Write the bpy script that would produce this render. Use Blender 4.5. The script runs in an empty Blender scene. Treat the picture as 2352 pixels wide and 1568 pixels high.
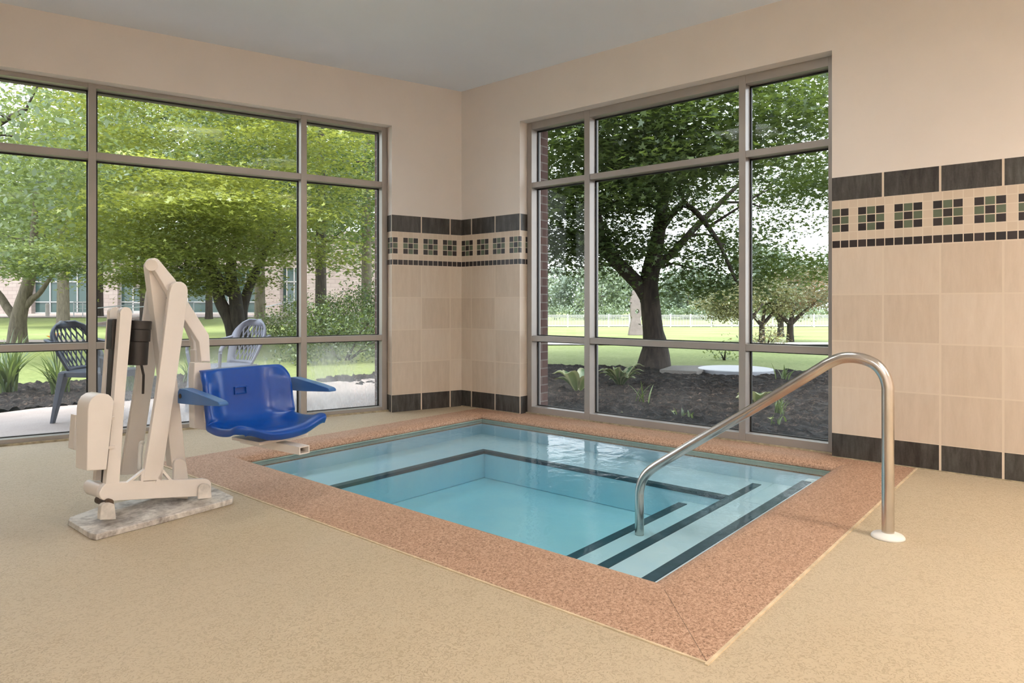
import bpy, bmesh, math, random
import numpy as np
from mathutils import Vector, Matrix
S = bpy.context.scene
COL = S.collection
PI = math.pi
random.seed(7)

# ------------------------------------------------------------------ camera
F = 1561.0; CX = 1176.0; HY = 698.0
_y = np.array([-650.0 - CX, F]); _y /= np.linalg.norm(_y)
_x = np.array([_y[1], -_y[0]])
RM = np.stack([_x, _y], 1)                      # world xy -> (right, forward)
_D = F / (932 - HY)
TT = np.array([(1060 - CX) / F * _D, _D])
CAM = RM.T @ (-TT)
CAMX, CAMY = float(CAM[0]), float(CAM[1])
cd = bpy.data.cameras.new('camera'); cam = bpy.data.objects.new('camera', cd); COL.objects.link(cam)
cd.sensor_width = 36.0; cd.lens = 36.0 * F / 2352.0
cd.shift_y = (HY - 784.0) / 2352.0
cd.clip_start = 0.05; cd.clip_end = 600
fwd = RM.T @ np.array([0, 1.0])
cam.location = (CAMX, CAMY, 1.0)
cam.rotation_euler = (PI / 2, 0, math.atan2(fwd[1], fwd[0]) - PI / 2)
S.camera = cam

# ------------------------------------------------------------------ world, sun, exposure
S.view_settings.view_transform = 'Standard'; S.view_settings.look = 'None'
S.view_settings.gamma = 1.0; S.view_settings.use_curve_mapping = False
S.view_settings.exposure = 0.34
w = bpy.data.worlds.new('world'); S.world = w; w.use_nodes = True
wn = w.node_tree.nodes; wl = w.node_tree.links
bg = wn['Background']; bg.inputs['Strength'].default_value = 3.0
tc = wn.new('ShaderNodeTexCoord'); sx = wn.new('ShaderNodeSeparateXYZ'); cr = wn.new('ShaderNodeValToRGB')
wl.new(tc.outputs['Generated'], sx.inputs[0]); wl.new(sx.outputs['Z'], cr.inputs[0]); wl.new(cr.outputs[0], bg.inputs[0])
cr.color_ramp.elements[0].position = 0.0; cr.color_ramp.elements[0].color = (0.90, 0.93, 0.96, 1)
cr.color_ramp.elements[1].position = 0.6; cr.color_ramp.elements[1].color = (0.78, 0.87, 1.0, 1)
sd = bpy.data.lights.new('sun', 'SUN'); sun = bpy.data.objects.new('sun', sd); COL.objects.link(sun)
sd.energy = 3.6; sd.angle = math.radians(14); sd.color = (1, 0.96, 0.88)
sun.rotation_euler = Vector((0.38, 0.22, -0.95)).to_track_quat('-Z', 'Y').to_euler()

LAMP_STRENGTH = 66.0
LAMP_WARM = (1.0, 0.88, 0.77, 1)
FILL_COOL = (0.94, 0.97, 1.0, 1)  # cool tint of the added left lamps, imitates daylight on that side

# ------------------------------------------------------------------ node helpers
class V:
    """a socket (or number) in a node tree with arithmetic"""
    def __init__(s, nt, o): s.nt = nt; s.o = o
    def m(s, op, b=None, c=None):
        n = s.nt.nodes.new('ShaderNodeMath'); n.operation = op
        for i, q in enumerate((s, b, c)):
            if q is None: continue
            if isinstance(q, V): s.nt.links.new(q.o, n.inputs[i])
            else: n.inputs[i].default_value = q
        return V(s.nt, n.outputs[0])
    def __add__(s, b): return s.m('ADD', b)
    def __sub__(s, b): return s.m('SUBTRACT', b)
    def __mul__(s, b): return s.m('MULTIPLY', b)
    def __truediv__(s, b): return s.m('DIVIDE', b)
    def floor(s): return s.m('FLOOR')
    def abs(s): return s.m('ABSOLUTE')
    def mod(s, b): return s.m('FLOORED_MODULO', b)
    def lt(s, b): return s.m('LESS_THAN', b)
    def gt(s, b): return s.m('GREATER_THAN', b)
    def mx(s, b): return s.m('MAXIMUM', b)
    def mn(s, b): return s.m('MINIMUM', b)

def new_mat(name, base=(0.8, 0.8, 0.8), rough=0.5, metal=0.0, spec=None):
    m = bpy.data.materials.new(name); m.use_nodes = True
    b = m.node_tree.nodes['Principled BSDF']
    b.inputs['Base Color'].default_value = (*base, 1); b.inputs['Roughness'].default_value = rough
    b.inputs['Metallic'].default_value = metal
    if spec is not None: b.inputs['Specular IOR Level'].default_value = spec
    return m
def bsdf(m): return m.node_tree.nodes['Principled BSDF']
def coords(m, kind='Object'):
    nt = m.node_tree; t = nt.nodes.new('ShaderNodeTexCoord'); return t.outputs[kind]
def xyz(m, sock):
    nt = m.node_tree; s = nt.nodes.new('ShaderNodeSeparateXYZ'); nt.links.new(sock, s.inputs[0])
    return [V(nt, s.outputs[i]) for i in range(3)]
def comb(m, x, y, z):
    nt = m.node_tree; s = nt.nodes.new('ShaderNodeCombineXYZ')
    for i, q in enumerate((x, y, z)):
        if isinstance(q, V): nt.links.new(q.o, s.inputs[i])
        else: s.inputs[i].default_value = q
    return s.outputs[0]
def noise(m, vec, scale, detail=3, rough=0.55, dist=0.0, col=False):
    nt = m.node_tree; n = nt.nodes.new('ShaderNodeTexNoise'); nt.links.new(vec, n.inputs['Vector'])
    n.inputs['Scale'].default_value = scale; n.inputs['Detail'].default_value = detail
    n.inputs['Roughness'].default_value = rough; n.inputs['Distortion'].default_value = dist
    return V(nt, n.outputs[1 if col else 0])
def white(m, vec):
    nt = m.node_tree; n = nt.nodes.new('ShaderNodeTexWhiteNoise'); nt.links.new(vec, n.inputs[0]); return V(nt, n.outputs[0])
def ramp(m, fac, stops):
    nt = m.node_tree; r = nt.nodes.new('ShaderNodeValToRGB'); nt.links.new(fac.o, r.inputs[0])
    e = r.color_ramp.elements
    while len(e) < len(stops): e.new(0.5)
    for i, (p, c) in enumerate(stops): e[i].position = p; e[i].color = (*c, 1)
    return V(nt, r.outputs[0])
def mixc(m, fac, a, b):
    nt = m.node_tree; n = nt.nodes.new('ShaderNodeMix'); n.data_type = 'RGBA'
    if isinstance(fac, V): nt.links.new(fac.o, n.inputs[0])
    else: n.inputs[0].default_value = fac
    for i, q in ((6, a), (7, b)):
        if isinstance(q, V): nt.links.new(q.o, n.inputs[i])
        else: n.inputs[i].default_value = (*q, 1)
    return V(nt, n.outputs[2])
def setc(m, v, inp='Base Color'): m.node_tree.links.new(v.o, bsdf(m).inputs[inp])
def bump(m, h, strength=0.3, dist=0.01):
    nt = m.node_tree; b = nt.nodes.new('ShaderNodeBump'); nt.links.new(h.o, b.inputs['Height'])
    b.inputs['Strength'].default_value = strength; b.inputs['Distance'].default_value = dist
    nt.links.new(b.outputs[0], bsdf(m).inputs['Normal'])

def simple(name, base, rough=0.5, metal=0.0, var=0.12, scale=8, bmp=0.0, bscale=60):
    m = new_mat(name, base, rough, metal)
    c = coords(m); n = noise(m, c, scale, 4)
    lo = tuple(x * (1 - var) for x in base); hi = tuple(min(1, x * (1 + var)) for x in base)
    setc(m, ramp(m, n, [(0.3, lo), (0.7, hi)]))
    if bmp: bump(m, noise(m, c, bscale, 3), bmp, 0.003)
    return m

# ------------------------------------------------------------------ materials
M = {}
M['paint'] = simple('wall_paint', (0.76, 0.69, 0.635), 0.75, var=0.02, scale=3, bmp=0.05, bscale=120)
M['ceiling'] = simple('ceiling_paint', (0.78, 0.82, 0.89), 0.8, var=0.015, scale=2)
M['trimgray'] = simple('aluminium_frame', (0.34, 0.31, 0.285), 0.34, 0.25, var=0.03, scale=5)
M['gasket'] = new_mat('black_gasket', (0.012, 0.012, 0.012), 0.5)
M['caulk'] = simple('caulk', (0.36, 0.30, 0.20), 0.8, var=0.35, scale=30, bmp=0.4)
M['steel'] = simple('brushed_steel', (0.62, 0.58, 0.54), 0.24, 1.0, var=0.12, scale=6)
M['white_plastic'] = simple('white_plastic', (0.80, 0.77, 0.72), 0.4, var=0.04)
M['lift_paint'] = simple('lift_powder_paint', (0.76, 0.70, 0.645), 0.38, var=0.04, scale=5)
M['lift_worn'] = simple('lift_worn_paint', (0.66, 0.61, 0.55), 0.6, var=0.30, scale=14, bmp=0.2, bscale=30)
M['black_plastic'] = simple('black_plastic', (0.022, 0.018, 0.016), 0.45, var=0.3, scale=30, bmp=0.1)
M['blue_seat'] = simple('blue_seat_plastic', (0.002, 0.055, 0.30), 0.28, var=0.04, scale=4)
M['blue_arm'] = simple('blue_arm_plastic', (0.045, 0.14, 0.36), 0.35, var=0.06, scale=10)
M['bolt'] = simple('rusty_bolt', (0.10, 0.07, 0.05), 0.5, 0.6, var=0.4, scale=60)
M['base_plate'] = None
m = new_mat('weathered_base', (0.6, 0.55, 0.48), 0.6)
c = coords(m); nz = noise(m, c, 7, 6, 0.7, 0.6); n2 = noise(m, c, 40, 4)
setc(m, ramp(m, nz * 0.75 + n2 * 0.25, [(0.36, (0.22, 0.19, 0.16)), (0.47, (0.44, 0.40, 0.36)), (0.58, (0.70, 0.66, 0.60))])); bump(m, n2, 0.4, 0.004)
M['base_plate'] = m

def floor_mat():
    m = new_mat('knockdown_floor', (0.6, 0.5, 0.35), 0.55, spec=0.35)
    c = coords(m)
    n1 = noise(m, c, 55, 3, 0.6, 2.4); n2 = noise(m, c, 1.1, 3); n3 = noise(m, c, 200, 2)
    f = ramp(m, n1, [(0.40, (0.0,) * 3), (0.50, (1.0,) * 3)])
    colr = mixc(m, f, (0.405, 0.318, 0.205), (0.515, 0.42, 0.288))
    colr = mixc(m, ramp(m, n2, [(0.35, (0,) * 3), (0.7, (0.28,) * 3)]), colr, (0.58, 0.49, 0.37))
    setc(m, colr); bump(m, f * 0.7 + n3 * 0.3, 0.45, 0.004)
    return m
M['floor'] = floor_mat()
def coping_mat():
    m = new_mat('speckled_coping', (0.5, 0.3, 0.2), 0.6, spec=0.35)
    c = coords(m)
    n1 = noise(m, c, 110, 3, 0.7, 0.8); n2 = noise(m, c, 260, 2); n3 = noise(m, c, 2.0, 2)
    colr = ramp(m, n1 * 0.7 + n2 * 0.3, [(0.36, (0.13, 0.07, 0.042)), (0.47, (0.365, 0.21, 0.13)), (0.58, (0.58, 0.385, 0.27))])
    colr = mixc(m, n3 * 0.3, colr, (0.42, 0.25, 0.165))
    setc(m, colr); bump(m, n2 * 0.5 + n1 * 0.5, 0.35, 0.002)
    return m
M['coping'] = coping_mat()

# tiles: walls carry object coords with x along (local), z up.  along = sign*ax + off (+ depth)
def along_sock(m, axis, sign, off):
    X, Y, Z = xyz(m, coords(m))
    if axis == 'x': a = X * sign + Y.abs() * 1.0
    else: a = Y * sign + X.abs() * 1.0
    return a + off, Z
def tile_mat(name, axis, sign, off, dark=False, cream=True):
    m = new_mat(name, (0.7, 0.6, 0.5), 0.35 if not dark else 0.38)
    a, Z = along_sock(m, axis, sign, off)
    p = 0.3065
    if dark: zr = Z * 0.0; hz = None
    ia = (a / p).floor(); fa = a / p - ia
    g = 0.006 / p
    ga = fa.lt(g).mx(fa.gt(1 - g))
    c = coords(m)
    stretch = m.node_tree.nodes.new('ShaderNodeMapping'); m.node_tree.links.new(c, stretch.inputs[0]); stretch.inputs['Scale'].default_value = (1, 1, 0.18)
    st = noise(m, stretch.outputs[0], 26, 5, 0.65, 0.2)
    spk = noise(m, c, 90, 3, 0.7)
    if dark:
        wn_ = white(m, comb(m, ia, (Z / 1.0).floor(), 3.0))
        body = ramp(m, st * 0.75 + spk * 0.15 + wn_ * 0.10, [(0.36, (0.020, 0.016, 0.014)), (0.50, (0.048, 0.043, 0.038)), (0.66, (0.085, 0.088, 0.078))])
        gr = ga
    else:
        q = 0.3014
        zz = (Z - 0.157) / q; iz = zz.floor(); fz = zz - iz
        gz = fz.lt(0.005 / q).mx(fz.gt(1 - 0.004 / q))
        wn_ = white(m, comb(m, ia, iz, 5.0))
        body = ramp(m, st * 0.6 + spk * 0.1 + wn_ * 0.3, [(0.25, (0.52, 0.42, 0.325)), (0.50, (0.595, 0.49, 0.39)), (0.75, (0.65, 0.55, 0.45))])
        gr = ga.mx(gz)
    setc(m, mixc(m, gr, body, (0.64, 0.54, 0.43)))
    bump(m, (gr * -1.0) + 1.0, 0.5, 0.002)
    return m
def mosaic_mat(name, axis, sign, off, moff):
    m = new_mat(name, (0.6, 0.5, 0.4), 0.35)
    a, Z = along_sock(m, axis, sign, off)
    p = 0.0516
    ia = (a / p).floor(); fa = a / p - ia
    zz = (Z - 1.363) / p; iz = zz.floor(); fz = zz - iz
    g = 0.052
    gr = fa.lt(g).mx(fa.gt(1 - g)).mx(fz.lt(g)).mx(fz.gt(1 - g))
    mm = (ia + moff).mod(4.0)
    par = (iz + mm).mod(2.0).gt(0.5)                   # 1 -> green
    wn_ = white(m, comb(m, ia, iz, 1.0))
    black = ramp(m, wn_, [(0, (0.012, 0.009, 0.010)), (1, (0.030, 0.020, 0.020))])
    green = ramp(m, wn_, [(0, (0.085, 0.110, 0.068)), (1, (0.115, 0.145, 0.092))])
    cream = ramp(m, wn_, [(0, (0.58, 0.475, 0.37)), (1, (0.63, 0.525, 0.42))])
    sq = mixc(m, par, black, green)
    iscream = mm.gt(2.5).mx(iz.gt(4.5)).mx(iz.gt(0.5) * iz.lt(1.5))
    body = mixc(m, iscream, sq, cream)
    body = mixc(m, iz.lt(0.5), body, black)
    setc(m, mixc(m, gr, body, (0.66, 0.57, 0.46)))
    bump(m, (gr * -1.0) + 1.0, 0.4, 0.0015)
    return m

def glass_mat(name, fog=0.0, fog_top=0.6, seed=0.0, refl=1.0):
    m = bpy.data.materials.new(name); m.use_nodes = True; nt = m.node_tree
    for n in list(nt.nodes):
        if n.type != 'OUTPUT_MATERIAL': nt.nodes.remove(n)
    out = [n for n in nt.nodes if n.type == 'OUTPUT_MATERIAL'][0]
    tr = nt.nodes.new('ShaderNodeBsdfTransparent'); tr.inputs[0].default_value = (0.93, 0.95, 0.94, 1)
    gl = nt.nodes.new('ShaderNodeBsdfGlossy'); gl.inputs['Roughness'].default_value = 0.02
    fr = nt.nodes.new('ShaderNodeFresnel'); fr.inputs[0].default_value = 1.45
    mx = nt.nodes.new('ShaderNodeMixShader')
    fm = V(nt, fr.outputs[0]) * refl
    nt.links.new(fm.o, mx.inputs[0]); nt.links.new(tr.outputs[0], mx.inputs[1]); nt.links.new(gl.outputs[0], mx.inputs[2])
    last = mx
    if fog > 0:
        c = nt.nodes.new('ShaderNodeTexCoord').outputs['Object']
        mp = nt.nodes.new('ShaderNodeMapping'); nt.links.new(c, mp.inputs[0]); mp.inputs['Scale'].default_value = (1, 1, 0.45); mp.inputs['Location'].default_value = (seed, seed, 0)
        n = noise(m, mp.outputs[0], 3.2, 5, 0.6, 0.4); n2 = noise(m, mp.outputs[0], 60, 2)
        Z = xyz(m, c)[2]
        grad = (Z * (-1.0 / fog_top) + 1.0).mx(0.0).mn(1.0)
        f = (ramp(m, n, [(0.30, (0,) * 3), (0.68, (1,) * 3)]) * (grad * 0.9 + 0.1) * (n2 * 0.6 + 0.7)) * fog
        df = nt.nodes.new('ShaderNodeBsdfDiffuse'); df.inputs[0].default_value = (0.85, 0.87, 0.88, 1)
        tl = nt.nodes.new('ShaderNodeBsdfTranslucent'); tl.inputs[0].default_value = (0.75, 0.77, 0.78, 1)
        md = nt.nodes.new('ShaderNodeMixShader'); nt.links.new(df.outputs[0], md.inputs[1]); nt.links.new(tl.outputs[0], md.inputs[2]); md.inputs[0].default_value = 0.6
        mf = nt.nodes.new('ShaderNodeMixShader'); nt.links.new(f.m('MINIMUM', 1.0).o, mf.inputs[0])
        nt.links.new(last.outputs[0], mf.inputs[1]); nt.links.new(md.outputs[0], mf.inputs[2]); last = mf
    nt.links.new(last.outputs[0], out.inputs[0])
    return m
M['glass'] = glass_mat('window_glass', refl=0.35)
M['glass_fog'] = glass_mat('steamed_window_glass', 0.85, 0.80, 1.3, refl=0.35)
M['glass_haze'] = glass_mat('dusty_window_glass', 0.09, 0.7, 4.1, refl=0.35)

def leaf_mat(name, dark, mid, light, trans=0.5, rough=0.5):
    m = bpy.data.materials.new(name); m.use_nodes = True; nt = m.node_tree
    for n in list(nt.nodes):
        if n.type != 'OUTPUT_MATERIAL': nt.nodes.remove(n)
    out = [n for n in nt.nodes if n.type == 'OUTPUT_MATERIAL'][0]
    at = nt.nodes.new('ShaderNodeAttribute'); at.attribute_name = 'tint'
    colr = ramp(m, V(nt, at.outputs['Fac']), [(0.0, dark), (0.5, mid), (1.0, light)])
    d = nt.nodes.new('ShaderNodeBsdfDiffuse'); t = nt.nodes.new('ShaderNodeBsdfTranslucent')
    g = nt.nodes.new('ShaderNodeBsdfGlossy'); g.inputs['Roughness'].default_value = rough; g.inputs[0].default_value = (0.9, 0.95, 0.9, 1)
    nt.links.new(colr.o, d.inputs[0])
    c2 = mixc(m, 0.5, colr, (light[0] * 1.3, light[1] * 1.25, light[2] * 0.7)); nt.links.new(c2.o, t.inputs[0])
    a = nt.nodes.new('ShaderNodeMixShader'); a.inputs[0].default_value = trans
    nt.links.new(d.outputs[0], a.inputs[1]); nt.links.new(t.outputs[0], a.inputs[2])
    b = nt.nodes.new('ShaderNodeMixShader'); b.inputs[0].default_value = 0.09
    nt.links.new(a.outputs[0], b.inputs[1]); nt.links.new(g.outputs[0], b.inputs[2])
    nt.links.new(b.outputs[0], out.inputs[0])
    return m
M['leaf_yellow'] = leaf_mat('maple_leaf_yellow_green', (0.026, 0.052, 0.013), (0.135, 0.180, 0.040), (0.50, 0.53, 0.13), 0.42)
M['leaf_green'] = leaf_mat('leaf_green', (0.022, 0.046, 0.018), (0.095, 0.145, 0.050), (0.34, 0.41, 0.17), 0.42)
M['leaf_dark'] = leaf_mat('leaf_dark_green', (0.016, 0.036, 0.013), (0.048, 0.090, 0.026), (0.19, 0.26, 0.060), 0.45)
M['leaf_far'] = leaf_mat('distant_hazed_leaf', (0.095, 0.14, 0.10), (0.15, 0.20, 0.14), (0.22, 0.28, 0.19), 0.3)  # aerial haze is put into the leaf colour, pale and desaturated
M['leaf_farpale'] = leaf_mat('distant_pale_hazed_leaf', (0.15, 0.21, 0.14), (0.22, 0.28, 0.18), (0.30, 0.36, 0.23), 0.3)  # same haze in the colour, one step paler
M['leaf_crab'] = leaf_mat('crabapple_leaf', (0.085, 0.11, 0.045), (0.18, 0.20, 0.085), (0.30, 0.26, 0.12), 0.4)
M['leaf_crabred'] = leaf_mat('crabapple_leaf_reddish', (0.08, 0.11, 0.05), (0.17, 0.19, 0.09), (0.33, 0.17, 0.10), 0.4)
M['hosta'] = leaf_mat('variegated_hosta_leaf', (0.025, 0.07, 0.025), (0.06, 0.13, 0.04), (0.32, 0.33, 0.20), 0.3)
M['blade'] = leaf_mat('grass_blade', (0.055, 0.10, 0.03), (0.11, 0.18, 0.05), (0.20, 0.26, 0.09), 0.4)
M['petal'] = leaf_mat('orange_petal', (0.5, 0.13, 0.02), (0.55, 0.17, 0.02), (0.6, 0.28, 0.04), 0.4)
def bark(name, lo, hi):
    m = new_mat(name, lo, 0.85); c = coords(m)
    mp = m.node_tree.nodes.new('ShaderNodeMapping'); m.node_tree.links.new(c, mp.inputs[0]); mp.inputs['Scale'].default_value = (1, 1, 0.22)
    n = noise(m, mp.outputs[0], 16, 6, 0.7, 0.4)
    setc(m, ramp(m, n, [(0.35, lo), (0.65, hi)])); bump(m, n, 0.8, 0.03); return m
M['bark'] = bark('dark_bark', (0.025, 0.018, 0.014), (0.075, 0.055, 0.042))
M['bark_wet'] = bark('black_bark', (0.012, 0.010, 0.008), (0.05, 0.041, 0.033))
M['bark_pale'] = bark('pale_bark', (0.10, 0.08, 0.06), (0.20, 0.165, 0.125))
def grass_mat():
    m = new_mat('lawn_grass', (0.3, 0.42, 0.12), 0.8, spec=0.2); c = coords(m)
    n1 = noise(m, c, 0.25, 4); n2 = noise(m, c, 14, 5, 0.75); n3 = noise(m, c, 90, 2)
    colr = ramp(m, n2 * 0.6 + n1 * 0.4, [(0.34, (0.16, 0.21, 0.065)), (0.5, (0.27, 0.315, 0.11)), (0.64, (0.37, 0.40, 0.175))])
    setc(m, colr); bump(m, n2 * 0.4 + n3 * 0.6, 0.9, 0.03); return m
M['grass'] = grass_mat()
def mulch_mat():
    m = new_mat('bark_mulch', (0.05, 0.03, 0.02), 0.9); c = coords(m)
    n = noise(m, c, 22, 6, 0.8, 1.2); n2 = noise(m, c, 7, 4, 0.7, 0.5); n3 = noise(m, c, 5, 4); n4 = noise(m, c, 75, 3, 0.7, 0.4)
    colr = ramp(m, n * 0.7 + n2 * 0.3, [(0.42, (0.005, 0.004, 0.004)), (0.51, (0.022, 0.016, 0.013)), (0.57, (0.080, 0.054, 0.042)), (0.63, (0.26, 0.18, 0.13))])
    colr = mixc(m, n4.gt(0.70), colr, (0.42, 0.31, 0.21))
    setc(m, mixc(m, n3 * 0.3, colr, (0.03, 0.02, 0.016))); bump(m, n, 1.0, 0.03); return m
M['mulch'] = mulch_mat()
def concrete(name, lo, hi, sc=2.0):
    m = new_mat(name, lo, 0.8); c = coords(m)
    n = noise(m, c, sc, 6, 0.7); n2 = noise(m, c, 80, 3, 0.7)
    setc(m, ramp(m, n * 0.5 + n2 * 0.5, [(0.38, lo), (0.6, hi)])); bump(m, n2, 0.25, 0.004); return m
M['patio'] = concrete('pink_patio_concrete', (0.32, 0.26, 0.235), (0.42, 0.355, 0.325))
M['terrace'] = concrete('terrace_paving', (0.27, 0.20, 0.17), (0.36, 0.285, 0.245))
M['slab'] = concrete('grey_concrete', (0.16, 0.14, 0.125), (0.25, 0.225, 0.20))
M['whitewalk'] = concrete('pale_walk', (0.40, 0.37, 0.35), (0.48, 0.45, 0.43))
def brick_mat(name, c1, c2, mort, sc, bw, rh, msz=0.02):
    m = new_mat(name, c1, 0.85); X, Y, Z = xyz(m, coords(m))
    nt = m.node_tree; b = nt.nodes.new('ShaderNodeTexBrick'); nt.links.new(comb(m, X + Y, Z, 0.0), b.inputs[0])
    b.inputs['Color1'].default_value = (*c1, 1); b.inputs['Color2'].default_value = (*c2, 1); b.inputs['Mortar'].default_value = (*mort, 1)
    b.inputs['Scale'].default_value = sc; b.inputs['Brick Width'].default_value = bw; b.inputs['Row Height'].default_value = rh; b.inputs['Mortar Size'].default_value = msz
    setc(m, V(nt, b.outputs[0])); return m
M['brick'] = brick_mat('exterior_brick', (0.075, 0.035, 0.028), (0.10, 0.048, 0.036), (0.17, 0.14, 0.12), 1.0, 0.21, 0.078, 0.006)
M['stone'] = brick_mat('pink_block_stone', (0.36, 0.29, 0.26), (0.41, 0.345, 0.31), (0.28, 0.23, 0.21), 1.0, 0.8, 0.35, 0.02)
M['darkglass'] = new_mat('dark_teal_glass', (0.05, 0.09, 0.085), 0.1)
M['whiteframe'] = new_mat('white_frame', (0.45, 0.44, 0.43), 0.5)
M['fence'] = new_mat('white_fence', (0.55, 0.55, 0.54), 0.5)
M['railmetal'] = new_mat('grey_railing', (0.42, 0.44, 0.46), 0.5)
M['sculpture'] = concrete('pinkish_stone_sculpture', (0.20, 0.16, 0.155), (0.30, 0.25, 0.24), 3)
M['chair_blue'] = simple('slate_blue_plastic', (0.065, 0.078, 0.108), 0.4, var=0.12, scale=12)
M['chair_fogged'] = simple('fog_paled_violet_plastic', (0.25, 0.26, 0.32), 0.45, var=0.08, scale=12)  # fog on the panes put into the plastic as a paler colour
M['cover'] = new_mat('pale_metal_cover', (0.36, 0.37, 0.40), 0.4, 0.3)

# ------------------------------------------------------------------ mesh helpers
def tag(o, label=None, cat=None, group=None, kind=None):
    if label: o['label'] = label
    if cat: o['category'] = cat
    if group: o['group'] = group
    if kind: o['kind'] = kind
    return o
def empty(name, loc, rz=0.0):
    o = bpy.data.objects.new(name, None); COL.objects.link(o); o.location = loc; o.rotation_euler = (0, 0, rz)
    o.empty_display_size = 0.1; return o
class MB:
    def __init__(s): s.v = []; s.f = []; s.mi = []; s.cur = 0
    def add(s, vs, fs):
        b = len(s.v); s.v += [tuple(p) for p in vs]
        for f in fs: s.f.append(tuple(i + b for i in f)); s.mi.append(s.cur)
    def box(s, x0, x1, y0, y1, z0, z1):
        s.add([(x0, y0, z0), (x1, y0, z0), (x1, y1, z0), (x0, y1, z0), (x0, y0, z1), (x1, y0, z1), (x1, y1, z1), (x0, y1, z1)],
              [(0, 3, 2, 1), (4, 5, 6, 7), (0, 1, 5, 4), (1, 2, 6, 5), (2, 3, 7, 6), (3, 0, 4, 7)])
    def prism(s, a, b):
        """two matching rings of 3d points"""
        n = len(a); s.add(list(a) + list(b), [tuple(range(n - 1, -1, -1)), tuple(range(n, 2 * n))] + [(i, (i + 1) % n, n + (i + 1) % n, n + i) for i in range(n)])
    def tube(s, pts, rad, sides=8, caps=True):
        pts = [Vector(p) for p in pts]; n = len(pts)
        if not hasattr(rad, '__len__'): rad = [rad] * n
        t0 = (pts[1] - pts[0]).normalized()
        up = Vector((0, 0, 1)) if abs(t0.z) < 0.9 else Vector((1, 0, 0))
        u = t0.cross(up).normalized(); vs = []
        for i in range(n):
            t = (pts[min(i + 1, n - 1)] - pts[max(i - 1, 0)]).normalized()
            u = (u - t * u.dot(t)).normalized(); w_ = t.cross(u)
            for k in range(sides):
                a = 2 * PI * k / sides; vs.append(pts[i] + (u * math.cos(a) + w_ * math.sin(a)) * rad[i])
        fs = []
        for i in range(n - 1):
            for k in range(sides):
                k2 = (k + 1) % sides; fs.append((i * sides + k, i * sides + k2, (i + 1) * sides + k2, (i + 1) * sides + k))
        if caps: fs += [tuple(range(sides - 1, -1, -1)), tuple((n - 1) * sides + k for k in range(sides))]
        s.add(vs, fs)
    def lathe(s, prof, cx=0, cy=0, sides=24):
        vs = []; n = len(prof)
        for r, z in prof:
            for k in range(sides):
                a = 2 * PI * k / sides; vs.append((cx + r * math.cos(a), cy + r * math.sin(a), z))
        fs = [(i * sides + k, i * sides + (k + 1) % sides, (i + 1) * sides + (k + 1) % sides, (i + 1) * sides + k) for i in range(n - 1) for k in range(sides)]
        fs += [tuple(range(sides - 1, -1, -1)), tuple((n - 1) * sides + k for k in range(sides))]
        s.add(vs, fs)
    def build(s, name, mat, parent=None, smooth=False, bevel=0.0, recalc=True, fixn=True):
        me = bpy.data.meshes.new(name); me.from_pydata(s.v, [], s.f); me.update()
        if fixn:
            bm = bmesh.new(); bm.from_mesh(me); bmesh.ops.recalc_face_normals(bm, faces=bm.faces); bm.to_mesh(me); bm.free()
        mats = mat if isinstance(mat, (list, tuple)) else [mat]
        for mm in mats: me.materials.append(mm)
        if len(mats) > 1: me.polygons.foreach_set('material_index', s.mi)
        if smooth: me.polygons.foreach_set('use_smooth', [True] * len(me.polygons))
        o = bpy.data.objects.new(name, me); COL.objects.link(o)
        if parent is not None: o.parent = parent
        if bevel:
            b = o.modifiers.new('bevel', 'BEVEL'); b.width = bevel; b.segments = 3; b.limit_method = 'ANGLE'; b.angle_limit = math.radians(35)
            wn2 = o.modifiers.new('wn', 'WEIGHTED_NORMAL'); me.polygons.foreach_set('use_smooth', [True] * len(me.polygons))
        return o
def local(mb_o_parent):
    return mb_o_parent

# ------------------------------------------------------------------ pixel geometry (only used to read true positions off the planes things lie in)
def ray(px, py):
    d = RM.T @ np.array([(px - CX) / F, 1.0]); return np.array([d[0], d[1], (HY - py) / F])
C3 = np.array([CAMX, CAMY, 1.0])
def onz(px, py, z=0.0):
    d = ray(px, py); return C3 + (z - 1.0) / d[2] * d
def onx(px, py, x):
    d = ray(px, py); return C3 + (x - CAMX) / d[0] * d
def onplane(px, py, p0, n):
    d = ray(px, py); k = ((p0[0] - CAMX) * n[0] + (p0[1] - CAMY) * n[1]) / (d[0] * n[0] + d[1] * n[1]); return C3 + k * d
def cw(r, d, z=0.0):
    p = RM.T @ (np.array([r, d]) - TT); return np.array([p[0], p[1], z])
def pd(px, D, z=0.0): return cw((px - CX) / F * D, D, z)
def pyz(py, D): return 1.0 - (py - HY) * D / F

_l = np.array([3590.0 - CX, F]); _l /= np.linalg.norm(_l)
LD = RM.T @ _l                                   # direction of the left wall towards the corner
LN = np.array([-LD[1], LD[0]])                    # outward
LANG = math.atan2(LD[1], LD[0])
def lw(s, off, z=0.0):                            # left-wall coordinates -> world
    p = -LD * s + LN * off; return (float(p[0]), float(p[1]), z)

# ================================================================== ROOM SHELL
CEIL = 3.083; WT = 0.42
LE = 8.0; PBL = lw(LE, 0)
YB = -9.0; XB = PBL[0]
def struct(o): o['kind'] = 'structure'; return o

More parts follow.
